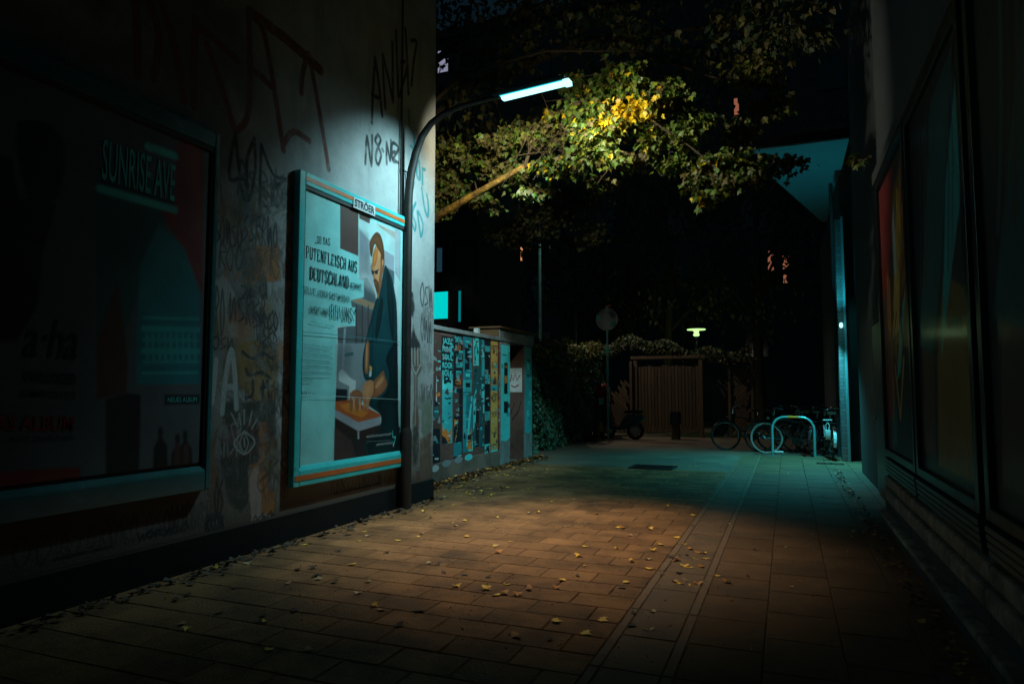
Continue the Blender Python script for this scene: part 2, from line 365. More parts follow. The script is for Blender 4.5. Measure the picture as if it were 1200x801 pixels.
def cat(q, closed):
    o = []; n = len(q)
    for i in range(n if closed else n - 1):
        p0 = q[i - 1] if (i or closed) else q[0]; p1 = q[i]; p2 = q[(i + 1) % n]; p3 = q[(i + 2) % n] if (closed or i + 2 < n) else q[i + 1]
        for t in (0, .33, .66): o.append(.5 * ((2 * p1) + (p2 - p0) * t + (2 * p0 - 5 * p1 + 4 * p2 - p3) * t * t + (3 * p1 - p0 - 3 * p2 + p3) * t ** 3))
    if not closed: o.append(q[-1])
    return o
class Sheet:
    """a fine grid on x = X whose vertices carry printed or sprayed colour with soft edges"""
    def __init__(s, X, u0, u1, v0, v1, step, base=(0, 0, 0)):
        s.X = X; s.nu = max(2, int((u1 - u0) / step)); s.nv = max(2, int((v1 - v0) / step)); s.b = (u0, u1, v0, v1)
        s.U, s.V = np.meshgrid(np.linspace(u0, u1, s.nu), np.linspace(v0, v1, s.nv)); s.U = s.U.ravel(); s.V = s.V.ravel()
        s.C = np.tile(np.array(base, float), (len(s.U), 1)); s.A = np.zeros(len(s.U))
    def _mix(s, idx, a, col, amt):
        a = a * amt; s.C[idx] = s.C[idx] * (1 - a[:, None]) + np.array(col)[None, :] * a[:, None] if np.ndim(col) == 1 else s.C[idx] * (1 - a[:, None]) + col * a[:, None]
        s.A[idx] = s.A[idx] + (1 - s.A[idx]) * a
    def _near(s, q, m):
        x = [p[0] for p in q]; y = [p[1] for p in q]
        return np.nonzero((s.U > min(x) - m) & (s.U < max(x) + m) & (s.V > min(y) - m) & (s.V < max(y) + m))[0]
    def _dist(s, idx, q, closed):
        px, py = s.U[idx], s.V[idx]; d = np.full(len(idx), 1e9); ins = np.zeros(len(idx), bool); n = len(q)
        for i in range(n if closed else n - 1):
            ax, ay = q[i]; bx, by = q[(i + 1) % n]; dx, dy = bx - ax, by - ay; L2 = dx * dx + dy * dy + 1e-12
            t = np.clip(((px - ax) * dx + (py - ay) * dy) / L2, 0, 1); d = np.minimum(d, (px - ax - dx * t) ** 2 + (py - ay - dy * t) ** 2)
            if closed: ins ^= ((ay > py) != (by > py)) & (px < (bx - ax) * (py - ay) / (by - ay + 1e-12) + ax)
        return np.sqrt(d), ins
    def fill(s, q, col, blur=.004, amt=1, rim=0):
        idx = s._near(q, blur * 2)
        if not len(idx): return
        d, ins = s._dist(idx, q, True); sd = np.where(ins, -d, d); a = np.clip(.5 - sd / (2 * blur), 0, 1); a = a * a * (3 - 2 * a); c = np.array(col, float)
        if rim:
            w = max(max(p[0] for p in q) - min(p[0] for p in q), 1e-3); g = (s.U[idx] - min(p[0] for p in q)) / w; k = np.clip(-sd / (.28 * w), 0, 1)
            c = c[None, :] * ((1 - rim) + rim * 1.5 * k * (1.25 - .55 * g))[:, None]
        s._mix(idx, a, c, amt)
    def line(s, q, wd, col, blur=.004, amt=1):
        idx = s._near(q, wd + blur * 2)
        if not len(idx): return
        d, _ = s._dist(idx, q, False); a = np.clip(.5 - (d - wd / 2) / (2 * blur), 0, 1); s._mix(idx, a * a * (3 - 2 * a), np.array(col, float), amt)
    def put(s, mb, mat, grain=0, seed=1):
        if grain: s.C *= np.random.RandomState(seed).normal(1, grain, (len(s.U), 1))
        b = len(mb.v); k = mb.mi(mat); X = s.X; mb.v += [(X, float(u), float(v)) for u, v in zip(s.U, s.V)]; nu = s.nu
        for j in range(s.nv - 1):
            r = b + j * nu; mb.f += [(r + i, r + i + 1, r + nu + i + 1, r + nu + i) for i in range(nu - 1)]
        mb.m += [k] * ((s.nv - 1) * (nu - 1)); mb.att.append((b, np.clip(s.C, 0, 1), s.A))
class Soft(Wall):
    """same drawing calls as Wall, but onto Sheets"""
    def __init__(s, mb, X, side, sheets, blur=.004, amt=1, rim=0, base=.004):
        super().__init__(mb, X, side, base); s.sh = sheets; s.blur = blur; s.amt = amt; s.rim = rim; s.over = Wall(mb, X, side, base)
    def poly(s, pts, mat, lift=None, world=False, rim=0):
        q = [tuple(p) if world else s.w(*p) for p in pts]
        for h in s.sh: h.fill(q, COL[mat], s.blur, s.amt, rim)
    def blob(s, pts, mat):
        q = [tuple(p) for p in cat([Vector(s.w(*p)) for p in pts], True)]
        for h in s.sh: h.fill(q, COL[mat], s.blur, s.amt, s.rim)
    def stroke(s, pts, wd, mat, world=False, smooth=True, taper=1, closed=False):
        q = [Vector(p if world else s.w(*p)) for p in pts]
        if smooth and len(q) > 2: q = cat(q, False)
        for h in s.sh: h.line([tuple(p) for p in q], wd, COL[mat], s.blur, s.amt)
    def text(s, *a, **k): s.over.text(*a, **k)
FONTCACHE = {}
def glyph_text(mb, txt, fn, mat, bold=0, shear=0):
    key = (txt, bold, shear)
    if key not in FONTCACHE:
        cu = bpy.data.curves.new('t', 'FONT'); cu.body = txt; cu.size = 1; cu.offset = bold; cu.shear = shear; cu.resolution_u = 3
        o = bpy.data.objects.new('t', cu); me = o.to_mesh()
        vs = [(v.co.x, v.co.y) for v in me.vertices]; fs = [tuple(p.vertices) for p in me.polygons]
        o.to_mesh_clear(); bpy.data.objects.remove(o); bpy.data.curves.remove(cu)
        FONTCACHE[key] = (vs, fs)
    vs, fs = FONTCACHE[key]
    if not vs: return
    x0 = min(v[0] for v in vs); x1 = max(v[0] for v in vs); b = len(mb.v); k = mb.mi(mat)
    mb.v += [tuple(fn((x - x0) / (x1 - x0), y / .70)) for x, y in vs]
    for f in fs: mb.f.append(tuple(b + i for i in f)); mb.m.append(k)
# a condensed slab-serif alphabet drawn with strokes (x 0..1, y 0..1): V = heavy stem, h = thin stroke
G = {
 'A': [('V', [(.15, 0), (.5, 1)]), ('V', [(.5, 1), (.85, 0)]), ('h', [(.28, .35), (.72, .35)]), ('s', (.15, 0)), ('s', (.85, 0))],
 'B': [('V', [(.22, 0), (.22, 1)]), ('h', [(.1, 1), (.6, 1), (.78, .88), (.78, .65), (.6, .53), (.22, .53)]), ('h', [(.6, .53), (.85, .4), (.85, .14), (.62, 0), (.1, 0)])],
 'C': [('V', [(.85, .75), (.75, .97), (.4, 1), (.2, .85), (.17, .5), (.2, .15), (.4, 0), (.75, .03), (.87, .25)])],
 'D': [('V', [(.22, 0), (.22, 1)]), ('V', [(.1, .97), (.55, .97), (.82, .8), (.86, .5), (.82, .2), (.55, .03), (.1, .03)])],
 'E': [('V', [(.22, 0), (.22, 1)]), ('h', [(.08, .96), (.85, .96), (.85, .75)]), ('h', [(.22, .52), (.65, .52)]), ('h', [(.08, .04), (.87, .04), (.87, .25)])],
 'F': [('V', [(.22, 0), (.22, 1)]), ('h', [(.08, .96), (.87, .96), (.87, .72)]), ('h', [(.22, .5), (.68, .5)]), ('s', (.22, 0))],
 'G': [('V', [(.83, .75), (.72, .97), (.4, 1), (.2, .85), (.17, .5), (.2, .15), (.4, 0), (.7, .03), (.82, .2), (.82, .45)]), ('h', [(.55, .45), (.95, .45)])],
 'H': [('V', [(.2, 0), (.2, 1)]), ('V', [(.8, 0), (.8, 1)]), ('h', [(.2, .5), (.8, .5)]), ('s', (.2, 0)), ('s', (.8, 0)), ('s', (.2, 1)), ('s', (.8, 1))],
 'I': [('V', [(.5, 0), (.5, 1)]), ('s', (.5, 0)), ('s', (.5, 1))],
 'J': [('V', [(.65, 1), (.65, .2), (.5, .03), (.25, .05), (.15, .25)]), ('s', (.65, 1))],
 'K': [('V', [(.22, 0), (.22, 1)]), ('h', [(.8, 1), (.25, .45)]), ('V', [(.42, .58), (.82, 0)]), ('s', (.22, 0)), ('s', (.22, 1)), ('s', (.82, 0)), ('s', (.8, 1))],
 'L': [('V', [(.22, 0), (.22, 1)]), ('h', [(.08, .04), (.87, .04), (.87, .28)]), ('s', (.22, 1))],
 'M': [('h', [(.14, 0), (.14, 1)]), ('V', [(.18, 1), (.5, .25)]), ('h', [(.5, .25), (.82, 1)]), ('V', [(.85, 0), (.85, 1)]), ('s', (.14, 0)), ('s', (.85, 0)), ('s', (.14, 1)), ('s', (.85, 1))],
 'N': [('h', [(.18, 0), (.18, 1)]), ('V', [(.2, 1), (.8, 0)]), ('h', [(.82, 0), (.82, 1)]), ('s', (.18, 0)), ('s', (.82, 1)), ('s', (.18, 1))],
 'O': [('V', [(.5, 1), (.22, .88), (.16, .5), (.22, .12), (.5, 0), (.78, .12), (.84, .5), (.78, .88), (.5, 1)])],
 'P': [('V', [(.24, 0), (.24, 1)]), ('h', [(.1, .97), (.62, .97), (.84, .85), (.84, .6), (.62, .48), (.24, .48)]), ('s', (.24, 0))],
 'R': [('V', [(.22, 0), (.22, 1)]), ('h', [(.1, .97), (.6, .97), (.8, .85), (.8, .62), (.6, .5), (.22, .5)]), ('V', [(.52, .5), (.84, 0)]), ('s', (.22, 0)), ('s', (.84, 0))],
 'S': [('V', [(.8, .75), (.7, .95), (.4, 1), (.2, .85), (.22, .62), (.75, .42), (.82, .18), (.62, .02), (.3, .02), (.16, .25)])],
 'T': [('V', [(.5, 0), (.5, 1)]), ('h', [(.1, .72), (.1, .96), (.9, .96), (.9, .72)]), ('s', (.5, 0))],
 'U': [('V', [(.2, 1), (.2, .25), (.35, .03), (.65, .03), (.8, .25), (.8, 1)]), ('s', (.2, 1)), ('s', (.8, 1))],
 'W': [('V', [(.08, 1), (.3, 0)]), ('h', [(.3, 0), (.5, .9)]), ('V', [(.5, .9), (.7, 0)]), ('h', [(.7, 0), (.92, 1)]), ('s', (.08, 1)), ('s', (.92, 1))],
 '.': [('V', [(.4, .0), (.4, .14)])], ',': [('V', [(.5, .12), (.35, -.14)])],
 '„': [('V', [(.35, .12), (.2, -.14)]), ('V', [(.75, .12), (.6, -.14)])], '“': [('V', [(.2, 1), (.35, .74)]), ('V', [(.6, 1), (.75, .74)])],
}
WID = {'I': .55, ' ': .45, '.': .4, ',': .4, 'M': 1.25, 'W': 1.3, '„': .7, '“': .7}
def slab_text(W, txt, a, b, hpx, mat, heavy=.2, thin=.15):
    u0, v0 = W.w(*a); u1, v1 = W.w(*b); h = W.w(a[0], a[1] - hpx)[1] - v0
    tot = sum(WID.get(c, 1) for c in txt); unit = (u1 - u0) / tot; x = 0
    for c in txt:
        w = WID.get(c, 1) * unit * .9
        for it in G.get(c, ()):
            bv = v0 + (v1 - v0) * x / (u1 - u0)
            if it[0] == 's' and hpx < 10: continue
            if it[0] == 's': px, py = it[1]; pts = [(px - .14, py + (.035 if py < .5 else -.035)), (px + .14, py + (.035 if py < .5 else -.035))]; t = thin * .7
            else: pts = it[1]; t = heavy if it[0] == 'V' else thin
            W.stroke([(u0 + x + p[0] * w, bv + p[1] * h) for p in pts], t * unit * 1.15, mat, True, smooth=len(pts) > 5, taper=1)
        x += WID.get(c, 1) * unit
def scribble(W, y0, z0, y1, z1, mat, n=4, wd=.02, seed=0):
    """an unreadable tag: a few looping letters"""
    r = random.Random(seed); dy = (y1 - y0) / n
    for i in range(n):
        c = y0 + dy * (i + .5); k = r.choice((0, 1, 2, 3)); m = (z0 + z1) / 2; h = (z1 - z0) / 2
        if k == 0: p = [(c - dy * .4, m + h), (c - dy * .2, m - h), (c + dy * .1, m + h * .6), (c + dy * .4, m - h)]
        elif k == 1: p = [(c + dy * .3, m + h * .8), (c - dy * .3, m + h * .5), (c - dy * .1, m), (c + dy * .35, m - h * .5), (c - dy * .3, m - h)]
        elif k == 2: p = [(c - dy * .3, m - h), (c - dy * .2, m + h), (c + dy * .4, m + h * .5), (c - dy * .2, m), (c + dy * .45, m - h)]
        else: p = [(c, m + h), (c - dy * .4, m), (c, m - h), (c + dy * .4, m), (c + dy * .05, m + h * .9)]
        W.stroke([(a + r.uniform(-.1, .1) * dy, b + r.uniform(-.15, .15) * h) for a, b in p], wd * r.uniform(.7, 1.2), mat, True)

# ================================================================== THE SETTING
WX = -4.36            # face of the left building
PX = -5.10            # face of the poster wall
RX = 0.95             # face of the showcases on the right
R = random.Random(11)
g = MB(); g.face([(-160, -60, -.04), (160, -60, -.04), (160, 260, -.04), (-160, 260, -.04)], 'soil'); tag(g.build('ground'), kind='structure')
def slab(mb, x0, y0, x1, y1, mat, jz=.0012, gap=.0055, ch=.006):
    x0 += .0015; x1 -= .0015; y0 += gap / 2; y1 -= gap / 2
    if x1 - x0 < .03 or y1 - y0 < .03: return
    dz = R.uniform(-jz, jz); tx = R.uniform(-.0035, .0035); ty = R.uniform(-.0035, .0035); cx = (x0 + x1) / 2; cy = (y0 + y1) / 2
    def Z(x, y, z): return z + dz + (x - cx) * tx + (y - cy) * ty
    rings = []
    for ins, z in ((0, -.035), (0, -.007), (ch, 0)):
        rings.append([(x, y, Z(x, y, z)) for x, y in ((x0 + ins, y0 + ins), (x1 - ins, y0 + ins), (x1 - ins, y1 - ins), (x0 + ins, y1 - ins))])
    b = len(mb.v); k = mb.mi(mat)
    for r in rings: mb.v += r
    mb.f.append((b + 8, b + 9, b + 10, b + 11)); mb.m.append(k)
    for l in (0, 1):
        for i in range(4): j = (i + 1) % 4; mb.f.append((b + 4 * l + i, b + 4 * l + j, b + 4 * l + 4 + j, b + 4 * l + 4 + i)); mb.m.append(k)
# left paving: columns of staggered slabs
pv = MB(); row = 0; y = -1.5; rh = .27
while y < 12.3:
    x1 = -.98 + 0; x = -.98 - R.choice((.15, .225, .30)) if row % 2 else -.98; xr = -.98
    x = xr
    first = .20 if row % 2 else .40
    while x > -5.3:
        w_ = first if x == xr else .40
        if not (x - .1 <= WX and y + rh < 8.1): slab(pv, x - w_, y, x, y + rh, 'paver_brown')
        x -= w_
    y += rh; row += 1
tag(pv.build('paving'), kind='structure')
js = MB(); st_ = .12; nx_ = int(5.3 / st_); ny_ = int(14 / st_); hz_ = [[R.choice((-.012, -.008, -.005, -.0035, -.004, -.0025)) for _ in range(ny_ + 1)] for _ in range(nx_ + 1)]
b0 = 0; k0 = js.mi('joint_sand')
for i in range(nx_ + 1):
    for j in range(ny_ + 1): js.v.append((-5.5 + i * 6.6 / nx_, -1.5 + j * st_, hz_[i][j]))
for i in range(nx_):
    for j in range(ny_): q_ = i * (ny_ + 1) + j; js.f.append((q_, q_ + ny_ + 1, q_ + ny_ + 2, q_ + 1)); js.m.append(k0)
tag(js.build('joint_sand'), kind='structure')
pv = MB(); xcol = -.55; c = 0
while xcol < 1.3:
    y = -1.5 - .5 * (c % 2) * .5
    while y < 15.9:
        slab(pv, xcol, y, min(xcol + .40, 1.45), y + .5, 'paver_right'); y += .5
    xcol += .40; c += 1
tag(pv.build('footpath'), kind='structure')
gt = MB(); y = -1.5
while y < 15.9:
    slab(gt, -.98, y, -.92, y + 1.0, 'kerb_edge', .001); slab(gt, -.61, y, -.55, y + 1.0, 'kerb_edge', .001); y += 1.0
y = -1.5
while y < 15.9:
    b0 = len(gt.v); slab(gt, -.92, y, -.61, y + .5, 'gutter', .001)
    for i in range(b0, len(gt.v)): v = gt.v[i]; gt.v[i] = (v[0], v[1], v[2] - .001)
    y += .5
tag(gt.build('gutter_strip'), kind='structure')
a = MB(); nx, ny = 30, 40
def az(x, y): return -.004 + .006 * math.sin(x * 1.3 + y * .7) * math.sin(y * .9) - .004
for i in range(nx):
    for j in range(ny):
        x0 = -5.9 + i * (4.92 / nx); x1 = x0 + 4.92 / nx; y0 = 12.3 + j * 10.7 / ny; y1 = y0 + 10.7 / ny
        a.face([(x0, y0, az(x0, y0)), (x1, y0, az(x1, y0)), (x1, y1, az(x1, y1)), (x0, y1, az(x0, y1))], 'asphalt')
for p in ((-.98, 15.9, 2.6, 23.0),): a.face([(p[0], p[1], -.006), (p[2], p[1], -.006), (p[2], p[3], -.006), (p[0], p[3], -.006)], 'asphalt')
a.face([(-30, 23.0, -.012), (30, 23.0, -.012), (30, 33, -.012), (-30, 33, -.012)], 'asphalt')
tag(a.build('courtyard_road'), kind='structure')

# ================================================================== LEFT BUILDING
cb = thing('corner_building', 'tall rendered corner house with graffiti on its long side wall, left of the alley', 'building', (-8, 3, 0))
m = MB()
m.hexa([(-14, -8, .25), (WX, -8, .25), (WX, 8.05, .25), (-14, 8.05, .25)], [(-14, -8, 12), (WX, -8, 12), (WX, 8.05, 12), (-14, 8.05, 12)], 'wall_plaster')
sheets = [Sheet(WX + .0015, 4.20, 5.26, .27, 3.52, .0075), Sheet(WX + .0015, 2.7, 8.04, 3.52, 6.7, .011), Sheet(WX + .0015, 7.30, 8.04, .27, 3.519, .006), Sheet(WX + .0016, 2.2, 7.29, .27, .63, .009)]
W = Soft(m, WX, 1, sheets, .007, 1.0)
# grubby band around and below the frames
def blot(pts, mat, r=random.Random(8)):
    q = [Vector(W.w(*p)) for p in pts]; o = []
    for i in range(len(q)):
        a_, b_ = q[i], q[(i + 1) % len(q)]; n_ = max(2, int((b_ - a_).length / .035)); d_ = (b_ - a_); nn = Vector((-d_.y, d_.x)).normalized() if d_.length > 0 else Vector((0, 0))
        for k in range(n_): o.append(tuple(a_ + d_ * k / n_ + nn * r.gauss(0, .006)))
    W.blur = .02; W.poly(o, mat, None, True); W.blur = .008
random.seed(3)
def rough_poly(y0, z0, y1, z1, mat, lift, n=26, amp=.05):
    pts = []
    for i in range(n):
        t = i / n; pts.append((y0 + (y1 - y0) * t, z0 + random.uniform(-amp, amp) * .2))
    for i in range(10): pts.append((y1 + random.uniform(-amp, amp), z0 + (z1 - z0) * i / 10))
    for i in range(n): t = i / n; pts.append((y1 - (y1 - y0) * t, z1 + random.uniform(-amp, amp)))
    for i in range(10): pts.append((y0 + random.uniform(-amp, amp), z1 - (z1 - z0) * i / 10))
    W.poly(pts, mat, lift, True)
# painted fields between the two frames
blot([(280, 404), (300, 398), (322, 404), (326, 430), (324, 470), (310, 478), (296, 470), (284, 455), (276, 430)], 'g_ochre')
blot([(295, 290), (306, 287), (327, 286), (329, 328), (316, 331), (300, 329)], 'g_orange')
blot([(262, 470), (290, 470), (322, 468), (325, 520), (318, 560), (300, 575), (282, 600), (268, 590), (258, 540)], 'g_dgreen')
blot([(292, 545), (304, 541), (304, 494), (311, 494), (311, 545), (316, 575), (323, 573), (321, 600), (308, 605), (300, 580)], 'g_orange')
blot([(291, 552), (303, 546), (307, 600), (318, 606), (310, 625), (294, 622), (292, 585)], 'g_pink')
blot([(243, 520), (252, 512), (256, 548), (262, 590), (252, 602), (244, 580)], 'g_brown')
blot([(250, 330), (262, 318), (275, 340), (280, 395), (262, 402), (250, 380)], 'g_grey')
rg = random.Random(77)
for i in range(52):     # layers of old, half covered tags and runs of paint
    y = rg.uniform(4.25, 5.1); z = rg.uniform(.4, 3.2); W.amt = rg.uniform(.35, .75)
    scribble(W, y, z, min(5.24, y + rg.uniform(.2, .6)), z + rg.uniform(.12, .35), rg.choice(['g_black', 'g_black', 'g_black', 'g_ochre', 'g_orange', 'g_grey', 'g_dgreen', 'g_maroon']), rg.randint(2, 5), rg.uniform(.012, .04), i + 200)
for i in range(9):
    y = rg.uniform(4.3, 5.15); z = rg.uniform(.8, 3.0); W.amt = .6; W.blur = .05; n_ = 7
    W.poly([(y + rg.uniform(.06, .22) * math.cos(k * 2 * PI / n_), z + rg.uniform(.08, .25) * math.sin(k * 2 * PI / n_)) for k in range(n_)], rg.choice(['g_ochre', 'g_dgreen', 'g_orange', 'g_brown', 'g_black']), None, True); W.blur = .007
for i in range(12):
    y = rg.uniform(4.3, 5.2); z = rg.uniform(.9, 3.1); W.amt = .5; W.stroke([(y, z), (y + rg.uniform(-.01, .01), z - rg.uniform(.15, .6))], .012, rg.choice(['g_ochre', 'g_orange', 'g_black', 'g_brown']), True)
for i in range(18):
    y = rg.uniform(7.36, 7.95); z = rg.uniform(.5, 2.6); W.amt = rg.uniform(.3, .7)
    scribble(W, y, z, min(8.02, y + rg.uniform(.12, .35)), z + rg.uniform(.08, .25), rg.choice(['g_black', 'g_grey', 'g_maroon', 'g_green', 'g_black']), rg.randint(2, 4), rg.uniform(.01, .02), i + 300)
for i in range(10):
    y = rg.uniform(2.4, 7.0); W.amt = .6; scribble(W, y, .33, y + rg.uniform(.25, .5), .52, rg.choice(['g_black', 'g_dgreen', 'g_black']), rg.randint(3, 5), .014, i + 400)
W.amt = 1.0
# tags: big faded letters, then the small ones
S = W.stroke
for p in ([(229, 22), (227, 70), (226, 124)], [(229, 30), (250, 45), (278, 71)], [(242, 52), (258, 98), (274, 150)], [(291, 15), (293, 94), (289, 139), (276, 154)],
          [(291, 15), (310, 41), (332, 176)], [(295, 82), (306, 90), (317, 101)], [(360, 64), (354, 90), (353, 109)], [(362, 64), (374, 130), (385, 198)], [(332, 169), (344, 154), (362, 165)], [(190, 8), (206, 60), (216, 118)], [(158, -10), (160, 30), (161, 88)], [(170, -10), (186, 40), (180, 92)]):
    S(p, .065, 'g_maroon')
S([(293, 15), (334, 45), (375, 82)], .11, 'g_maroon')
for p in ([(276, 157), (271, 180), (269, 210), (286, 210), (291, 235)], [(276, 160), (278, 180), (280, 200)], [(298, 162), (289, 190), (292, 232), (299, 198), (298, 165)], [(306, 170), (305, 200), (304, 232)],
          [(306, 170), (320, 205), (334, 210), (320, 220)], [(282, 216), (284, 226), (287, 233)]): S(p, .036, 'g_black')
for p in ([(435.7, 144), (437, 105), (439.5, 68)], [(439.5, 68), (444, 100), (447.7, 136)], [(436, 112), (444, 115)], [(451.5, 127), (449.5, 95), (448.5, 65)], [(448.5, 65), (455, 92), (460.4, 119)], [(460.4, 119), (459.7, 50)],
          [(464, 36), (465.5, 80), (467, 113), (472, 98), (477.6, 79)], [(475, 34), (477, 70), (478.5, 110)], [(470, 73), (474, 72)], [(482, 48), (488, 49), (485, 70), (482, 100)]): S(p, .05, 'g_black')
for p in ([(428, 192), (430, 160), (435, 194), (436, 159)], [(443, 158), (439.5, 164), (443, 172), (446.5, 182), (443, 193), (440, 184), (443, 172), (446, 164), (443, 158)], [(448, 175), (449, 177)], [(453, 192), (453, 167), (457, 188), (458, 165)],
          [(462, 168), (459, 170), (460, 188), (464, 189)], [(459.5, 179), (463, 178)], [(461, 167), (467, 174), (461, 186), (467, 191)]): S(p, .042, 'g_black')
for p in ([(479, 130), (480, 148), (485, 158), (485, 173), (481, 171)], [(489, 188), (488, 204), (492, 210), (491, 190), (488, 187)], [(495, 198), (495, 216)], [(495, 198), (498, 199)], [(494, 220), (497, 242), (501, 254), (502, 242), (500, 228)],
          [(485, 214), (481, 234), (484, 243), (487, 238), (483, 250), (487, 262), (486, 270), (483, 262)], [(489, 248), (493, 277), (495.5, 262), (490, 248)]): S(p, .04, 'g_teal')
# between the frames
for i, (x, y, w_, h_, n, mt) in enumerate(((250, 262, 34, 22, 5, 'g_black'), (284, 262, 42, 20, 6, 'g_black'), (254, 292, 40, 22, 4, 'g_dgreen'), (268, 350, 44, 26, 5, 'g_black'), (250, 340, 14, 50, 2, 'g_dgreen'), (296, 366, 30, 18, 5, 'g_black'),
                                           (248, 395, 26, 14, 3, 'g_black'), (300, 384, 26, 16, 4, 'g_black'), (250, 560, 12, 45, 2, 'g_black'), (296, 598, 26, 22, 5, 'g_black'), (240, 600, 22, 24, 4, 'g_black'), (160, 612, 60, 22, 6, 'g_black'), (390, 566, 55, 12, 7, 'g_black'), (60, 640, 70, 16, 6, 'g_black'))):
    a0 = W.w(x, y + h_); a1 = W.w(x + w_, y)
    scribble(W, a0[0], min(a0[1], a1[1]), a1[0], max(a0[1], a1[1]), mt, n, .019, i + 3)
for p in ([(283, 335), (287, 336), (289, 342), (284, 347)], [(294, 338), (292, 344), (296, 348), (298, 341), (294, 338)], [(309, 333), (304, 340), (307, 347), (311, 344), (312, 334), (312, 350)], [(301, 366), (305, 378), (309, 366)], [(309, 365), (313, 374), (320, 364)], [(315, 372), (313, 386)]): S(p, .022, 'g_black')
for p in ([(253, 421), (251, 448), (248, 472), (245, 460), (243, 445)], [(260, 484), (264, 445), (271, 410), (275, 440), (277, 478)], [(262, 455), (268, 453), (276, 454)]): S(p, .055, 'g_white')
S([(286, 505), (276, 515), (275, 522), (286, 532), (297, 522), (297, 514), (286, 505)], .013, 'g_white'); S([(286, 507), (281, 518), (286, 530), (291, 518), (286, 507)], .009, 'g_white'); S([(286, 513), (286.5, 523)], .012, 'g_white')
for p in ([(271, 484), (278, 499)], [(280, 484), (282, 497)], [(286, 480), (286, 497)], [(295, 482), (292, 497)], [(301, 491), (295, 502)]): S(p, .012, 'g_white')
for p in ([(284, 412), (296, 420), (308, 414), (320, 421)], [(288, 432), (292, 440), (306, 436), (318, 444)], [(296, 446), (296, 462), (288, 466)], [(308, 446), (308, 466)], [(313, 446), (315, 465)], [(306, 454), (318, 452)]): S(p, .03, 'g_black')
# stencilled fork beside the post, with little tags
blot([(479, 340), (484, 343), (486, 360), (484, 372), (480, 368), (478, 355)], 'g_black')
blot([(484, 380), (486.5, 392), (492, 402), (495, 412), (494, 432), (489.5, 442), (489.5, 470), (491, 500), (491, 530), (488, 545), (484.5, 546), (482.5, 525), (483, 495), (485, 468), (485.5, 442), (481.5, 430), (480.5, 408)], 'g_brown')
blot([(484, 380), (486.5, 392), (492, 403), (494, 410), (481, 409), (482, 395)], 'g_black')
blot([(484.5, 500), (489.5, 500), (490, 528), (487.5, 543), (485, 543), (483.6, 524)], 'g_dgreen')
for x in (482.5, 486, 489.5, 493): S([(x, 408), (x + .1, 428)], .022, 'g_white', smooth=False)
S([(483, 428), (487, 438), (492, 428)], .026, 'g_white'); S([(487.3, 440), (487, 470), (486.5, 498)], .02, 'g_grey')
for i, (x, y, w_, h_, n, mt) in enumerate(((492, 335, 15, 22, 3, 'g_black'), (492, 372, 14, 26, 3, 'g_black'), (494, 450, 13, 26, 3, 'g_dgreen'), (480, 550, 25, 22, 4, 'g_maroon'), (494, 405, 12, 30, 2, 'g_grey'))):
    a0 = W.w(x, y + h_); a1 = W.w(x + w_, y); scribble(W, a0[0], a0[1], a1[0], a1[1], mt, n, .022, i + 40)
blot([(494, 470), (505, 465), (506, 500), (500, 520), (494, 505)], 'g_green'); blot([(492, 515), (505, 505), (505, 560), (492, 568)], 'g_brown')
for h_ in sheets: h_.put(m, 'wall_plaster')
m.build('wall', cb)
m = MB(); m.box((-14.02, -8.02, -.03), (WX + .015, 8.06, .25), 'bitumen'); m.build('plinth', cb)
m = MB(); m.box((-14.1, -8.1, 12), (WX + .25, 8.3, 12.2), 'roof_tile'); m.build('roof', cb)
m = MB(); p0 = onX(470, 190, WX + .03); m.tube([(WX + .03, 7.12, 7.5), (WX + .03, 7.12, 4.1), (WX + .035, 7.12, 3.45), (WX + .03, 7.17, 3.3), (WX + .03, 7.17, .26)], .012, 'tar', 6)
m.tube([(WX + .03, 7.12, 4.12), (WX + .03, 7.28, 4.12), (WX + .03, 7.28, 3.5)], .014, 'tar', 6); m.build('cable', cb)

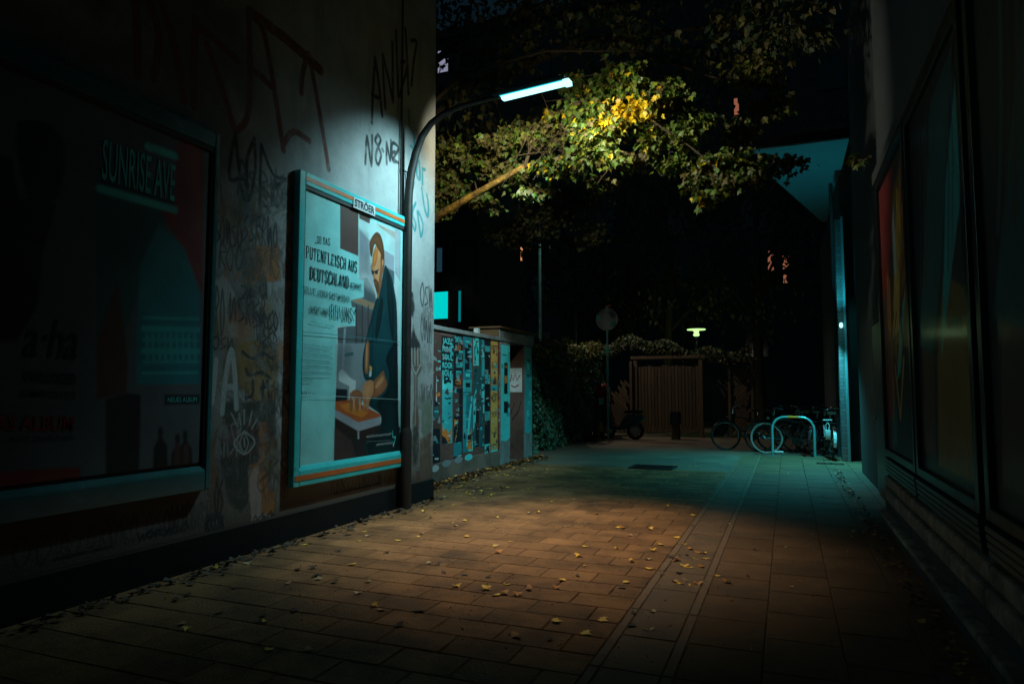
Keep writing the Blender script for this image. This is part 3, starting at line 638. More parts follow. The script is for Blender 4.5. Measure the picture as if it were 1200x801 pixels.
# ------------------------------------------------------------------ framed billboards
def billboard(label, y0, y1, z0, z1, poster_fn, dark=False):
    t = thing('billboard', label, 'billboard', (WX, (y0 + y1) / 2, z0), 'framed paper billboards on the left wall')
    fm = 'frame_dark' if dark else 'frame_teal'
    d = .075; bw = .085; f = MB(); X0, X1 = WX + .003, WX + d
    # four mitred bars with a raised lip
    def bar(a0, a1, b0, b1):
        f.box((X0, a0, b0), (X1, a1, b1), fm, .008)
    bar(y0, y0 + bw, z0, z1); bar(y1 - bw * .55, y1, z0, z1); bar(y0 + bw, y1 - bw * .55, z0, z0 + .15); bar(y0 + bw, y1 - bw * .55, z1 - .13, z1)
    # inner lip and sloping ledge
    f.box((X0, y0 + bw, z0 + .15), (X1 - .012, y0 + bw + .02, z1 - .13), 'tar'); f.box((X0, y1 - bw * .55 - .02, z0 + .15), (X1 - .012, y1 - bw * .55, z1 - .13), 'tar')
    f.box((X0, y0 + bw, z1 - .165), (X1 - .008, y1 - bw * .55, z1 - .13), 'tar')
    f.hexa([(X0, y0 + bw, z0 + .15), (X1 - .002, y0 + bw, z0 + .15), (X1 - .002, y1 - bw * .55, z0 + .15), (X0, y1 - bw * .55, z0 + .15)],
           [(X0, y0 + bw, z0 + .20), (X1 - .02, y0 + bw, z0 + .19), (X1 - .02, y1 - bw * .55, z0 + .19), (X0, y1 - bw * .55, z0 + .20)], fm)
    f.build('frame', t)
    if not dark:
        s = MB(); s.box((X1, y0 + bw, z1 - .085), (X1 + .004, y1 - .02, z1 - .045), 'frame_orange'); s.build('stripe', t); s = MB(); s.box((X1, y0 + .02, z0 + .055), (X1 + .004, y1 - .02, z0 + .105), 'frame_orange'); s.build('stripe', t)
    b = MB(); b.box((X0, y0 + .03, z0 + .03), (WX + .04, y1 - .03, z1 - .03), 'tar'); b.build('back_panel', t)
    poster_fn(t); return t

def poster_main(t):
    m = MB(); y0, z0 = 5.26, .68; y1, z1 = 7.28, 3.40
    sh = Sheet(WX + .05, y0, y1, z0, z1, .0062, COL['paper_teal']); W = Soft(m, WX + .05, 1, [sh], .006, 1, .38); W.base = .003
    P = W.poly
    # photograph area
    P([(420, 251), (469, 272), (468, 545), (391, 556), (394.6, 381), (416, 381), (416, 360), (426, 347), (426, 328), (420, 327)], 'paper_pale')
    P([(398.6, 228), (420, 240), (420, 301.5), (398.6, 296)], 'p_brown')
    P([(421, 268), (437, 286), (433, 300), (436, 322), (440, 346), (421, 328)], 'p_lilac')
    P([(421, 250), (434, 256), (433, 262), (421, 256)], 'p_brown')
    P([(441, 262), (463, 272), (463, 280)], 'p_beam')
    P([(463, 268), (469.5, 271), (469, 330), (463, 320)], 'p_lilac')
    P([(449, 292), (462, 300), (462, 333), (451, 330)], 'p_lilac')
    P([(451, 312), (462, 318), (462, 333), (456, 338)], 'p_greyd')
    P([(421, 328), (430, 325), (440, 345), (441, 357), (413, 345), (426, 345)], 'p_greyd')
    P([(411, 345), (441, 356), (440, 364), (411, 352)], 'p_beam')
    P([(411, 352), (440, 364), (437, 400), (420, 404), (396, 402), (395.5, 384), (416, 381)], 'p_greyd')
    for x in (417, 424, 431): P([(x, 357), (x + 1, 357.5), (x + 1, 402), (x, 402)], 'p_night')
    P([(396, 402), (437, 402), (436, 470), (393, 470)], 'p_grey')
    P([(403, 384), (405.5, 384), (403, 430), (400.5, 430)], 'p_lilac'); P([(404, 414), (414, 412), (414, 416), (404, 418)], 'p_dteal')
    P([(397, 436), (401, 432), (412, 444), (417, 446), (416, 470), (409, 468), (409, 452), (397, 446)], 'p_white')
    P([(394, 455), (407, 456), (407, 470), (393, 471)], 'p_night')
    P([(392.5, 487), (469, 500), (467.5, 545), (391, 556)], 'p_floor')
    P([(392, 500), (412, 516), (418, 540), (391, 556)], 'p_brown')
    W.blur = .05; W.amt = .45
    P([(421, 300), (440, 305), (440, 345), (421, 330)], 'p_white'); P([(448, 262), (468, 272), (468, 330), (460, 290)], 'p_white'); P([(421, 268), (432, 275), (432, 320), (421, 320)], 'p_greyd')
    P([(394, 405), (412, 405), (412, 440), (394, 440)], 'p_greyd'); P([(415, 360), (440, 365), (436, 395), (416, 400)], 'p_brown'); P([(462, 330), (469, 335), (469, 470), (466, 480)], 'p_white'); P([(466, 470), (469, 470), (469, 540), (466, 540)], 'p_night')
    P([(392, 505), (440, 515), (440, 550), (391, 556)], 'p_night')
    W.blur = .006; W.amt = 1
    # table with meat
    P([(392.6, 479), (420, 494), (446, 487), (446, 497), (420, 505), (392.6, 489)], 'p_lilac')
    P([(393, 470), (412, 468), (445.5, 485), (446, 488), (420, 494.5), (392.6, 479.5)], 'p_meat')
    P([(398, 474), (410, 472), (432, 483), (424, 489), (405, 482)], 'p_orange')
    P([(419, 505), (421, 505), (421, 514), (419, 514)], 'p_lilac')
    # man in a dark coat bending over the table
    B = W.blob
    B([(451, 311), (456, 318), (460.5, 330), (463, 344), (465, 360), (466, 400), (466.5, 450), (466.5, 500), (466, 537), (452, 540), (440, 541), (430, 530), (428, 518), (440, 508), (446, 497), (446, 486), (436, 478), (429, 470), (431, 440), (428, 405), (433, 380), (439, 356), (443, 344), (447, 330)], 'p_coat')
    B([(452, 420), (456, 436), (454, 455), (446, 466), (441, 474), (446, 484), (446, 500), (436, 514), (430, 524), (440, 540), (466, 537), (466.3, 470), (465, 400), (460, 404)], 'p_coatd')
    B([(453, 316), (457, 326), (460, 342), (462, 366), (461, 400), (457, 384), (454, 350)], 'p_coatd')
    B([(446, 350), (449, 356), (446, 380), (441, 400), (440, 384)], 'p_coatd')
    B([(434, 380), (438, 386), (436, 415), (437, 436), (431, 446), (426, 440), (425, 420), (429, 398)], 'p_coat')
    W.rim = .15; B([(430.5, 398), (432.5, 402), (432.4, 418), (431.4, 436), (427.6, 436), (427.4, 420), (428.4, 408)], 'p_skind'); B([(429.4, 404), (430.6, 406), (430.2, 430), (428.6, 430)], 'p_skin')
    P([(433, 428), (436, 430), (435.6, 435), (433, 434)], 'p_yellow'); P([(433, 434), (435.6, 435), (435, 441), (432.4, 441)], 'p_white')
    B([(429, 447), (433, 445), (438, 447), (440, 456), (436, 464), (433, 470), (432, 478), (430, 481), (428.4, 474), (427.4, 480), (425.6, 478), (426, 468), (424.6, 460), (425.6, 451)], 'p_skin')
    B([(449, 434), (451, 440), (453.6, 450), (450, 458), (443, 464), (437, 466), (438, 454), (438, 446), (443, 441)], 'p_skind')
    B([(448, 440), (449.4, 445), (446, 450), (441, 455), (440, 451)], 'p_skin')
    for i, x in enumerate((409.5, 413.0, 416.6, 420.2)):
        B([(x + .4, 462 - i * .9), (x + 1.6, 459 - i * .8), (x + 2.8, 463), (x + 3.1, 472), (x + 2.6, 481), (x + 1.2, 482), (x + .3, 474)], 'p_skin' if i % 2 else 'p_skind')
    B([(412, 459), (418, 456), (424, 460), (425, 468), (420, 466), (414, 466)], 'p_skind')
    for x in (412.6, 416.3, 420, 423.6, 428): W.stroke([(x, 463), (x + .3, 478)], .007, 'p_hair')
    W.rim = .38
    # head, three quarter profile looking down
    B([(436, 308), (436.6, 300), (439, 290), (443, 284), (447, 285), (450, 292), (450.6, 304), (449.6, 314), (448, 322), (447, 332), (444.6, 344), (443, 350), (441.4, 344), (440, 338), (438.6, 333), (437.6, 327), (436, 320), (434.4, 313)], 'p_skin')
    B([(446, 300), (450, 302), (450, 314), (447.6, 324), (445.6, 338), (443.2, 346), (442.6, 336), (444.6, 324), (446, 312)], 'p_skind')
    B([(437, 302), (440, 294), (443, 292), (442, 302), (439.6, 311), (437, 310)], 'p_orange')
    B([(437.6, 328), (440, 326.6), (443, 330), (444.4, 338), (442.6, 344), (440.6, 339), (438.6, 333)], 'p_hair')
    B([(438.6, 331.4), (441.4, 330.6), (441.6, 332), (439.4, 333)], 'p_skind')
    B([(433.4, 293), (433, 285), (435.6, 278), (440.6, 272), (445, 274), (448, 281), (450, 292), (450.4, 306), (449.6, 313), (447.6, 306), (446, 297), (442.4, 291), (439.6, 286), (437.6, 291), (436.6, 298), (434.8, 301)], 'p_hair')
    B([(448, 304), (449.6, 305), (449.2, 311), (447.8, 311)], 'p_skin')
    W.stroke([(435, 317), (438.4, 318.6), (444, 315.6)], .012, 'ink_dark'); B([(435.4, 317), (438.2, 317.6), (438, 321.6), (436, 321.4)], 'ink_dark'); B([(439.2, 317.4), (442.6, 316.6), (442.4, 320.6), (440, 321.2)], 'ink_dark')
    # caption boxes
    P([(360, 282), (391, 288), (420, 300), (420, 327), (426.5, 328), (426.5, 348), (410, 352), (410, 360), (416.4, 360), (416.4, 382), (396, 381), (360, 378)], 'paper_teal')
    WS = W; W = Wall(m, WX + .05, 1, .0015)
    T = lambda *a, **k: slab_text(W, *a, **k)
    T('„OB DAS', (369, 284.4), (387, 287.6), 8.4, 'ink_dark', heavy=.17, thin=.11)
    T('PUTENFLEISCH AUS', (358, 302), (418.5, 320), 14.6, 'ink_dark', heavy=.18, thin=.12)
    T('DEUTSCHLAND', (362.4, 327), (408.6, 338), 15, 'ink_dark', heavy=.18, thin=.12)
    T('KOMMT,', (410, 338.4), (424, 341.4), 8.2, 'ink_dark', heavy=.17, thin=.13)
    T('SOLLTE JEDER GAST WISSEN.', (354.4, 342.6), (409.5, 354.6), 7.6, 'ink_dark', heavy=.17, thin=.13)
    T('NICHT NUR', (362.4, 366.4), (384.6, 370), 8.4, 'ink_dark', heavy=.17, thin=.13)
    T('BEI UNS.“', (386, 371.5), (417, 377), 15, 'ink_dark', heavy=.17, thin=.11)
    # small print too fine to read: rows of tiny strokes
    rr = random.Random(5)
    def fine(x0, y0, x1, y1, h):
        q0 = W.w(x0, y0); q1 = W.w(x1, y1); hh = W.w(x0, y0 - h)[1] - q0[1]; u = q0[0]
        while u < q1[0]:
            wl = rr.uniform(.03, .085); e = min(u + wl, q1[0]); v = q0[1] + (q1[1] - q0[1]) * (u - q0[0]) / (q1[0] - q0[0]); s = u
            pts = []
            while s < e: pts += [(s, v + hh * rr.uniform(0, .3)), (s + .006, v + hh * rr.uniform(.7, 1.05))]; s += .011
            if len(pts) > 2: W.stroke(pts, .0055, 'ink_mid', True, smooth=False, taper=1)
            u = e + .014
    fine(362, 378, 390, 384, 2.4)
    for i in range(7): fine(351.5, 404.5 + i * 7.1, (388 if i < 6 else 364), 409.5 + i * 6.2, 3.4)
    slab_text(W, 'VOLKER', (350.6, 461.6), (358, 462), 3.4, 'ink_dark', .24); fine(359, 462, 367, 463, 3.4)
    # sender line and emblem at the foot
    for i, (x0, y0, x1, y1, h) in enumerate(((428, 513, 457, 511.5, 3.2), (440, 522, 457, 521, 2.4))):
        q0 = W.w(x0, y0); q1 = W.w(x1, y1); hh = W.w(x0, y0 - h)[1] - q0[1]; s = q0[0]; pts = []
        while s < q1[0]: pts += [(s, q0[1] + hh * rr.uniform(0, .2)), (s + .008, q0[1] + hh * rr.uniform(.75, 1.1))]; s += .015
        W.stroke(pts, .007, 'p_white', True, smooth=False, taper=1)
    W.stroke([(428, 517), (457, 515.5)], .006, 'p_grey', smooth=False)
    W.stroke([(458.5, 504), (459, 512), (462, 511), (461, 516), (459.5, 521), (458.8, 516)], .012, 'p_cyan'); W.stroke([(459, 519), (459.6, 523)], .02, 'p_white', smooth=False)
    # creases and a pasted seam between the printed sheets
    W.stroke([(345, 388), (380, 391), (420, 395), (468, 401)], .006, 'ink_mid', smooth=False, taper=1)
    W.stroke([(344, 463), (390, 464), (430, 466), (468, 468)], .004, 'paper_pale', smooth=False, taper=1)
    sh.put(m, 'print_paper', .035)
    m.build('poster', t)
    n = MB(); q = onX(427, 240, WX + .08); yc = q.y
    n.box((WX + .076, yc - .21, 3.37), (WX + .085, yc + .21, 3.49), 'p_white', .003); WN = Wall(n, WX + .085, 1, .002)
    WN.text('STRÖER', (yc - .19, 3.392), (yc + .19, 3.392), .078, 'ink_dark', .03, world=True); n.build('name_plate', t)
billboard('teal framed billboard with a man leaning over meat, beside the lamp post', 5.21, 7.32, .50, 3.53, poster_main)

def poster_dark(t):
    m = MB(); zt, zb = 3.36, .84; sh = Sheet(WX + .05, 1.65, 4.12, zb, zt, .012, COL['p_greyd']); W = Soft(m, WX + .05, 1, [sh], .012, 1, 0)
    yd = W.w(112, 300)[0]
    W.rect(1.66, zb, yd - .02, zt, 'p_greyd', .001); P = W.poly
    # left sheet: silhouettes and large lettering
    P([(20, 142), (38, 140), (60, 146), (75, 165), (76, 200), (68, 232), (50, 242), (34, 236), (24, 205), (18, 170)], 'p_night')
    P([(-30, 240), (34, 232), (66, 238), (50, 300), (44, 360), (20, 400), (-40, 400)], 'p_night')
    P([(-10, 180), (14, 186), (24, 240), (0, 260)], 'p_night')
    W.text('a·ha', (26, 417), (90, 420), 47, 'ink_dark', .01, shear=.25)
    W.text('UNPLUGGED', (26, 446), (88, 450), 13, 'ink_dark', .02); W.text('SUMMER SOLSTICE', (24, 464), (88, 467), 8, 'ink_dark', .01)
    W.text('DAS ALBUM', (-22, 503), (86, 504), 19, 'p_red', .02); W.text('JETZT ERHÄLTLICH', (10, 517), (86, 515), 6, 'ink_dark', .0)
    P([(-60, 555), (94, 547), (94, 573), (-60, 590)], 'p_red')
    # right sheet
    y2 = 4.09; W.rect(yd, zb, y2, zt, 'p_greyd', .0014)
    P([(113, 200), (150, 170), (200, 240), (170, 320), (150, 380), (120, 420), (113, 430)], 'p_dteal')
    P([(206, 170), (225, 158), (239, 168), (238, 345), (230, 330), (215, 290), (196, 262), (186, 240), (205, 245)], 'p_red')
    P([(165, 310), (186, 262), (215, 290), (234, 340), (234, 450), (160, 450), (160, 380)], 'p_blue')
    P([(113, 400), (138, 330), (150, 420), (148, 460), (113, 468)], 'p_brown')
    P([(124, 468), (148, 460), (165, 462), (164, 520), (162, 566), (124, 574)], 'p_night')
    P([(166, 452), (234, 450), (234, 470), (232, 555), (166, 566)], 'p_greyd')
    W.poly([(118, 211), (118, 214), (204.5, 240), (204.5, 237)], 'p_night')
    W.text('SUNRISE AVE', (118.5, 209), (204, 236), 48, 'p_cyan', .005)
    W.stroke([(174, 172), (205, 183)], .06, 'p_cyan', smooth=False, taper=1); W.stroke([(117, 221), (205, 246)], .055, 'p_cyan', smooth=False, taper=1)
    for i in range(6):
        W.stroke([(168, 372 + i * 13), (232, 374 + i * 12.4)], .045 if i in (1, 3) else .02, 'p_teal', smooth=False, taper=1)
    for i, x in enumerate(range(172, 230, 7)): W.stroke([(x, 392), (x + 1, 420)], .025, 'p_teal', smooth=False, taper=1)
    P([(193, 462), (234, 462), (234, 473), (193, 474)], 'p_night'); W.text('NEUES ALBUM', (196, 471), (230, 470.5), 6, 'p_cyan')
    for x, y, s in ((188, 500, 1), (208, 508, .9), (217, 504, 1)):
        P([(x - 2, y), (x + 2, y), (x + 3, y + 6), (x + 2, y + 12), (x + 8 * s, y + 22), (x + 9 * s, y + 60), (x - 9 * s, y + 62), (x - 8 * s, y + 24), (x - 2, y + 12), (x - 3, y + 6)], 'p_night')
    for x in (208, 218): P([(x - 3, 520), (x + 3, 519), (x + 4, 545), (x - 4, 546)], 'p_brown')
    sh.put(m, 'print_gloss', .03)
    m.build('poster', t)
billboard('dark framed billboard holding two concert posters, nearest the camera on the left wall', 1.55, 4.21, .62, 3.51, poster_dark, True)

# ------------------------------------------------------------------ curved street lamp at the wall
LX, LY, LZ = -2.63, 7.2, 4.88
t = thing('street_lamp', 'lit fluorescent street lamp on a dark curved mast against the graffiti wall', 'street lamp', (-4.27, 7.2, 0))
m = MB(); m.tube([(-4.27, 7.2, -.02), (-4.27, 7.2, 3.69)], .055, 'pole_steel', 14); m.lathe([(.075, 0), (.075, .9), (.058, .96)], 'pole_steel', (-4.27, 7.2, 0), 14); m.build('mast', t, True)
m = MB(); arc = [(-4.27, 3.6), (-4.262, 3.85), (-4.23, 4.1), (-4.17, 4.33), (-4.08, 4.53), (-3.96, 4.67), (-3.80, 4.76), (-3.55, 4.82), (-3.3, 4.845), (-2.98, 4.86)]
m.tube([(x, 7.2, z) for x, z in arc], [.052, .052, .05, .048, .044, .04, .037, .033, .03, .028], 'pole_steel', 12); m.build('arm', t, True)
# luminaire: opaque shell over a glowing bowl, rolled a little towards the courtyard
tl = math.radians(4); rl = math.radians(8)
LM = Matrix.Translation((LX, LY, LZ)) @ Matrix.Rotation(-tl, 4, 'Y') @ Matrix.Rotation(rl, 4, 'X')
def lum(p): return LM @ Vector(p)
m = MB(); L_ = .40
def prof_ext(pts, x0, x1, mat):
    n = len(pts); b = len(m.v); k = m.mi(mat)
    for x in (x0, x1): m.v += [tuple(lum((x, a, c))) for a, c in pts]
    for i in range(n): j = (i + 1) % n; m.f.append((b + i, b + j, b + n + j, b + n + i)); m.m.append(k)
    m.f.append(tuple(b + i for i in range(n))); m.f.append(tuple(b + n + i for i in reversed(range(n)))); m.m += [k, k]
prof_ext([(-.075, .0), (-.075, .03), (-.05, .06), (.05, .06), (.075, .03), (.075, 0)], -L_, L_, 'housing')
prof_ext([(-.03, .01), (-.03, .04), (.03, .04), (.03, .01)], -L_ - .09, -L_, 'housing')
m.build('housing', t)
m = MB()
prof_ext([(-.070, -.002), (-.068, -.012), (.068, -.012), (.070, -.002)], -L_ + .005, L_ - .005, 'lamp_edge')
prof_ext([(-.066, -.0125), (-.058, -.036), (-.035, -.050), (.035, -.050), (.058, -.036), (.066, -.0125)], -L_ + .02, L_ - .02, 'lamp_glow')
prof_ext([(-.072, .0), (-.072, -.052), (-.05, -.056), (.05, -.056), (.072, -.052), (.072, .0)], L_ - .02, L_ + .05, 'lamp_glow')
m.build('diffuser', t)
def spot(name, loc, target, power, colr, size, blend, r=.05):
    l = bpy.data.lights.new(name, 'SPOT'); l.energy = power; l.color = colr; l.spot_size = math.radians(size); l.spot_blend = blend; l.shadow_soft_size = r
    o = bpy.data.objects.new(name, l); col.objects.link(o); o.location = loc
    o.rotation_euler = (Vector(target) - Vector(loc)).to_track_quat('-Z', 'Y').to_euler(); return o
LC = (.50, .93, 1.0)
bot = lum((0, 0, -.075))
spot('lamp_beam_ground', bot, (-2.15, 6.45, 0), 780, (1.0, .84, .60), 62, 1.0, .28)
spot('lamp_beam_spread', bot, (-4.3, 6.3, 1.2), 26, LC, 130, 1.0)
spot('lamp_beam_wall', lum((-.2, 0, -.075)), (-4.36, 7.15, 2.6), 540, LC, 108, 1.0)
spot('lamp_beam_leaves', lum((.2, .06, -.07)), (-.7, 9.0, 4.5), 150, (1.0, .97, .74), 96, .7)
spot('lamp_beam_middle', lum((0, .06, -.07)), (-2.6, 9.2, 4.35), 110, (1.0, .97, .72), 84, .8)
spot('lamp_beam_branch', lum((-.3, .06, -.07)), (-4.6, 9.3, 4.35), 200, (1.0, .95, .66), 80, .8)
spot('lamp_beam_upper', lum((0, .09, -.03)), (-1.6, 10.0, 6.4), 38, (1.0, .95, .70), 110, .9)
spot('lamp_beam_yard', lum((0, .08, -.08)), (-5.1, 10.9, 1.6), 780, LC, 46, .8)

# ------------------------------------------------------------------ poster wall
pw = thing('poster_wall', 'low brick wall pasted with flyposters between the corner house and the gateway', 'wall', (PX - .15, 10, 0))
m = MB(); m.box((PX - .3, 8.05, -.03), (PX, 12.04, 2.36), 'brick_red'); m.build('wall', pw)
m = MB(); m.box((PX - .34, 8.06, 2.36), (PX + .035, 12.03, 2.43), 'concrete', .01); m.build('coping', pw)
m = MB(); m.box((PX, 8.06, -.03), (PX + .03, 12.03, .28), 'plaster_dirty', .008); m.build('plinth', pw)
m = MB(); m.box((PX - .1, 11.1, 2.43), (PX - .02, 11.2, 2.53), 'p_white', .006); m.build('light_box', pw)
rp = random.Random(21)
def flyposter(x0, x1, ytop, ybot, base, deco, lab=None):
    m = MB(); W = Wall(m, PX + .001, 1, .003); ym = (ytop + ybot) / 2
    a = W.w(x0, ym)[0]; b = W.w(x1, ym)[0]; zt = W.w(x0, ytop)[1]; zb = W.w(x0, ybot)[1]
    n = 8; pts = [(a + (b - a) * i / n, zb + rp.uniform(-.01, .01)) for i in range(n + 1)] + [(b - (b - a) * i / n, zt + rp.uniform(-.012, .012)) for i in range(n + 1)]
    W.poly(pts, base, .0022, True); deco(W, a, b, zb, zt)
    for i in range(int(14 * (zt - zb) + 4)):
        u = rp.uniform(a, b - .06); v = rp.uniform(zb, zt - .05); wd = rp.uniform(.03, (b - a) * .6)
        if rp.random() < .6: W.stroke([(u + q * wd / 6, v + rp.uniform(-.012, .012)) for q in range(7) if u + q * wd / 6 < b], rp.uniform(.008, .03), rp.choice(['p_night', 'p_cyan', 'p_white', 'p_dteal', 'p_night']), True, smooth=False)
        else: W.poly([(u, v), (min(b, u + wd), v + rp.uniform(-.02, .02)), (min(b, u + wd * rp.uniform(.5, 1)), v + rp.uniform(.03, .12)), (u + wd * .1, v + rp.uniform(.02, .1))], rp.choice([base, 'p_night', 'p_teal', 'p_grey', 'p_brown']), None, True)
    o = m.build('flyposter', pw)
    if lab: o['label'] = lab
def words(cols, rows, mats, hh=.09):
    def d(W, a, b, zb, zt):
        for i in range(rows):
            z = zt - (i + .8) * (zt - zb) / rows; c = rp.choice(mats); w0 = a + (b - a) * rp.uniform(.05, .3); w1 = b - (b - a) * rp.uniform(.03, .25)
            if rp.random() < .45: W.rect(w0, z - hh * .35, w1, z + hh * .95, c); W.text(rp.choice(('LIVE', 'TOUR', 'OPEN AIR', 'CLUB', 'KONZERT', 'FEST', 'NACHT')), (w0 + .02, z), (w1 - .02, z), hh * .6, 'ink_dark', .02, world=True)
            else: W.text(rp.choice(('LIVE', 'TOUR', 'DISKO', 'CLUB', 'SAMSTAG', 'FEST', 'NACHT', 'HALLE')), (w0, z), (w1, z), hh, c, .02, world=True)
    return d
def blocks(mats, n):
    def d(W, a, b, zb, zt):
        for i in range(n):
            u0 = rp.uniform(a, b - .05); u1 = min(b, u0 + rp.uniform(.08, .3)); v0 = rp.uniform(zb, zt - .1); v1 = min(zt, v0 + rp.uniform(.05, .35))
            c = rp.choice(mats)
            if rp.random() < .5: W.rect(u0, v0, u1, v1, c)
            else: W.poly([(u0, v0), (u1, v0 + rp.uniform(0, .1)), ((u0 + u1) / 2, v1)], c, None, True)
    return d
def shaped(shapes, extra=None):
    def d(W, a, b, zb, zt):
        for mat, pts in shapes: W.poly([(a + (b - a) * p[0], zb + (zt - zb) * p[1]) for p in pts], mat, None, True)
        if extra: extra(W, a, b, zb, zt)
    return d
def teal_rows(W, a, b, zb, zt):
    for i in range(5):
        z = zt - .12 - i * .13; W.text(('JAZZ', 'FUNK', 'SOUL', 'ROCK', 'FOLK')[i], (a + .04, z), (b - .02, z), .09, 'p_cyan', .02, world=True)
fly = [
 (506, 516, 388, 548, 'p_brown', shaped([('p_dteal', [(.2, .35), (.8, .36), (.75, .45), (.25, .44)]), ('p_white', [(.45, .46), (.6, .46), (.5, .72)]), ('p_orange', [(.5, .52), (.95, .52), (.95, .55), (.5, .55)]), ('p_night', [(0, .0), (1, 0), (1, .28), (0, .28)])]), 'maroon flyposter beside the house corner'),
 (517, 531, 393, 436, 'p_night', teal_rows, 'black flyposter with rows of teal words'),
 (518, 530, 438, 520, 'p_teal', shaped([('p_cyan', [(0, .78), (1, .78), (1, .92), (0, .92)]), ('p_night', [(.15, .86), (.85, .86), (.85, 1), (.15, 1)]), ('p_orange', [(0, 0), (.8, 0), (.9, .2), (.6, .14), (.35, .22), (.15, .18), (0, .28)]), ('p_night', [(0, 0), (.6, 0), (.3, .09), (0, .12)])]), 'teal flyposter with an orange torn corner'),
 (531.5, 542, 392, 452, 'p_night', words(1, 6, ['p_teal', 'p_orange', 'p_red', 'p_cyan']), 'black flyposter with red and teal word blocks'),
 (531.5, 542, 455, 537, 'p_night', shaped([('p_brown', [(0, .6), (.6, .6), (.6, .95), (0, .95)]), ('p_orange', [(.05, .45), (.5, .52), (.5, .56), (.05, .56)]), ('p_yellow', [(.05, .18), (.5, .5), (.3, .3)]), ('p_blue', [(0, .02), (.9, .06), (.9, .22), (0, .22)])]), 'black flyposter with a brown panel and yellow wedge'),
 (542.5, 553, 393, 462, 'p_blue', shaped([('p_night', [(.2, .4), (.7, .4), (.7, .8), (.2, .8)]), ('p_teal', [(.0, .05), (.95, .05), (.95, .25), (0, .25)]), ('p_night', [(.3, .12), (.8, .12), (.8, .2), (.3, .2)]), ('p_cyan', [(.3, .3), (.75, .3), (.75, .36), (.3, .36)])]), 'slate blue flyposter with a dark figure block'),
 (542.5, 554, 463, 530, 'p_blue', shaped([('p_cyan', [(.3, .1), (.5, .1), (.95, .98), (.8, .98)]), ('p_cyan', [(.55, 0), (1, 0), (1, .18), (.55, .16)]), ('p_teal', [(0, .3), (.3, .3), (.3, 1), (0, 1)]), ('p_orange', [(.4, .05), (.95, .02), (.85, .42), (.6, .3)])]), 'blue flyposter with pale stripes and an orange flame shape'),
 (554.5, 561, 394, 428, 'p_cyan', shaped([('p_dteal', [(.2, .3), (.5, .15), (.8, .3), (.85, .6), (.5, .8), (.15, .6)]), ('p_cyan', [(.35, .35), (.5, .25), (.65, .35), (.65, .6), (.5, .7), (.35, .6)])]), 'bright cyan flyposter with an oval mark'),
 (554.5, 561, 430, 524, 'p_dteal', shaped([('p_cyan', [(0, .62), (.6, .75), (.4, .3), (0, .2)]), ('p_red', [(.2, .5), (.9, .7), (.9, .55)]), ('p_night', [(.45, 0), (1, 0), (1, .5), (.5, .45)])]), 'dark teal flyposter with a cyan sweep and red streak'),
 (561.5, 567.5, 396, 524, 'p_dteal', blocks(['p_teal', 'p_blue', 'p_cyan'], 8), 'narrow dark teal flyposter with pale blocks'),
 (568, 574, 398, 534, 'p_night', shaped([('p_teal', [(0, .62), (1, .62), (1, .70), (0, .70)]), ('p_teal', [(0, .30), (1, .30), (1, .38), (0, .38)]), ('p_cyan', [(0, .02), (1, .02), (1, .1), (0, .1)]), ('p_night', [(.3, .04), (.8, .04), (.8, .08), (.3, .08)]), ('p_teal', [(0, .9), (1, .9), (1, .95), (0, .95)])]), 'narrow black flyposter with three teal bands'),
]
for f in fly: flyposter(*f)
def yel(W, a, b, zb, zt):
    for i in range(7):
        z = zb + (zt - zb) * (i + .25) / 7
        W.text(('FEST', 'CIRCUS', 'SHOW', 'MARKT', 'FLOH', 'SHOW', 'FEST')[i], (a + .03, z), (b - .03, z), .12, 'ink_dark', .01, world=True)
    W.rect(a, zb + .55 * (zt - zb), b, zb + .6 * (zt - zb), 'p_teal'); W.rect(a, zb, b, zb + .04 * (zt - zb), 'p_cyan')
flyposter(575, 583, 397, 533, 'p_yellow', yel, 'tall yellow flyposter with dark words')
flyposter(583.3, 586.5, 400, 528, 'p_red', blocks(['p_night', 'p_teal', 'p_orange'], 5), 'narrow red flyposter beside the yellow one')
m = MB(); W = Wall(m, PX + .03, 1, .003)
for i, (x, y, c) in enumerate(((510, 547, 'p_white'), (523, 541, 'p_grey'), (537, 537, 'p_grey'), (549, 534, 'p_cyan'))):
    q = W.w(x, y); W.poly([(q[0] + .12 * math.cos(a_) * (1 if i == 0 else 1.3), q[1] - .02 + .055 * math.sin(a_)) for a_ in [k * PI / 5 for k in range(10)]], c, None, True)
m.build('sticker', pw)

# ------------------------------------------------------------------ gateway with two pasted pillars
gw = thing('gateway', 'concrete gateway with two flyposted pillars, a flat lintel and a brown door', 'gateway', (PX - .3, 12.9, 0))
def pasted(m, a, b, z0, z1, cols_, seed):
    W = Wall(m, PX + .012, 1, .003); r = random.Random(seed)
    W.poly([(a, z0 + .05), ((a + b) / 2, z0), (b, z0 + .08), (b, z1), (a, z1)], cols_[0], .003, True)
    for i in range(16):
        u0 = r.uniform(a, b - .06); v0 = r.uniform(z0 + .05, z1 - .2); W.rect(u0, v0, min(b, u0 + r.uniform(.05, .2)), v0 + r.uniform(.01, .12), r.choice(cols_[1:]))
m = MB(); m.box((PX - .5, 12.06, -.03), (PX + .01, 12.58, 2.36), 'concrete', .012); pasted(m, 12.10, 12.56, .42, 2.30, ['p_cyan', 'p_teal', 'p_teal', 'p_dteal', 'p_cyan'], 1)
WW = Wall(m, PX + .012, 1, .008); WW.rect(12.25, 1.35, 12.42, 1.95, 'p_night'); WW.rect(12.27, 1.55, 12.40, 1.7, 'p_orange'); WW.poly([(12.27, 1.85), (12.40, 1.85), (12.34, 1.92)], 'p_orange', None, True); WW.rect(12.24, .98, 12.44, 1.2, 'p_night')
m.build('pillar', gw)
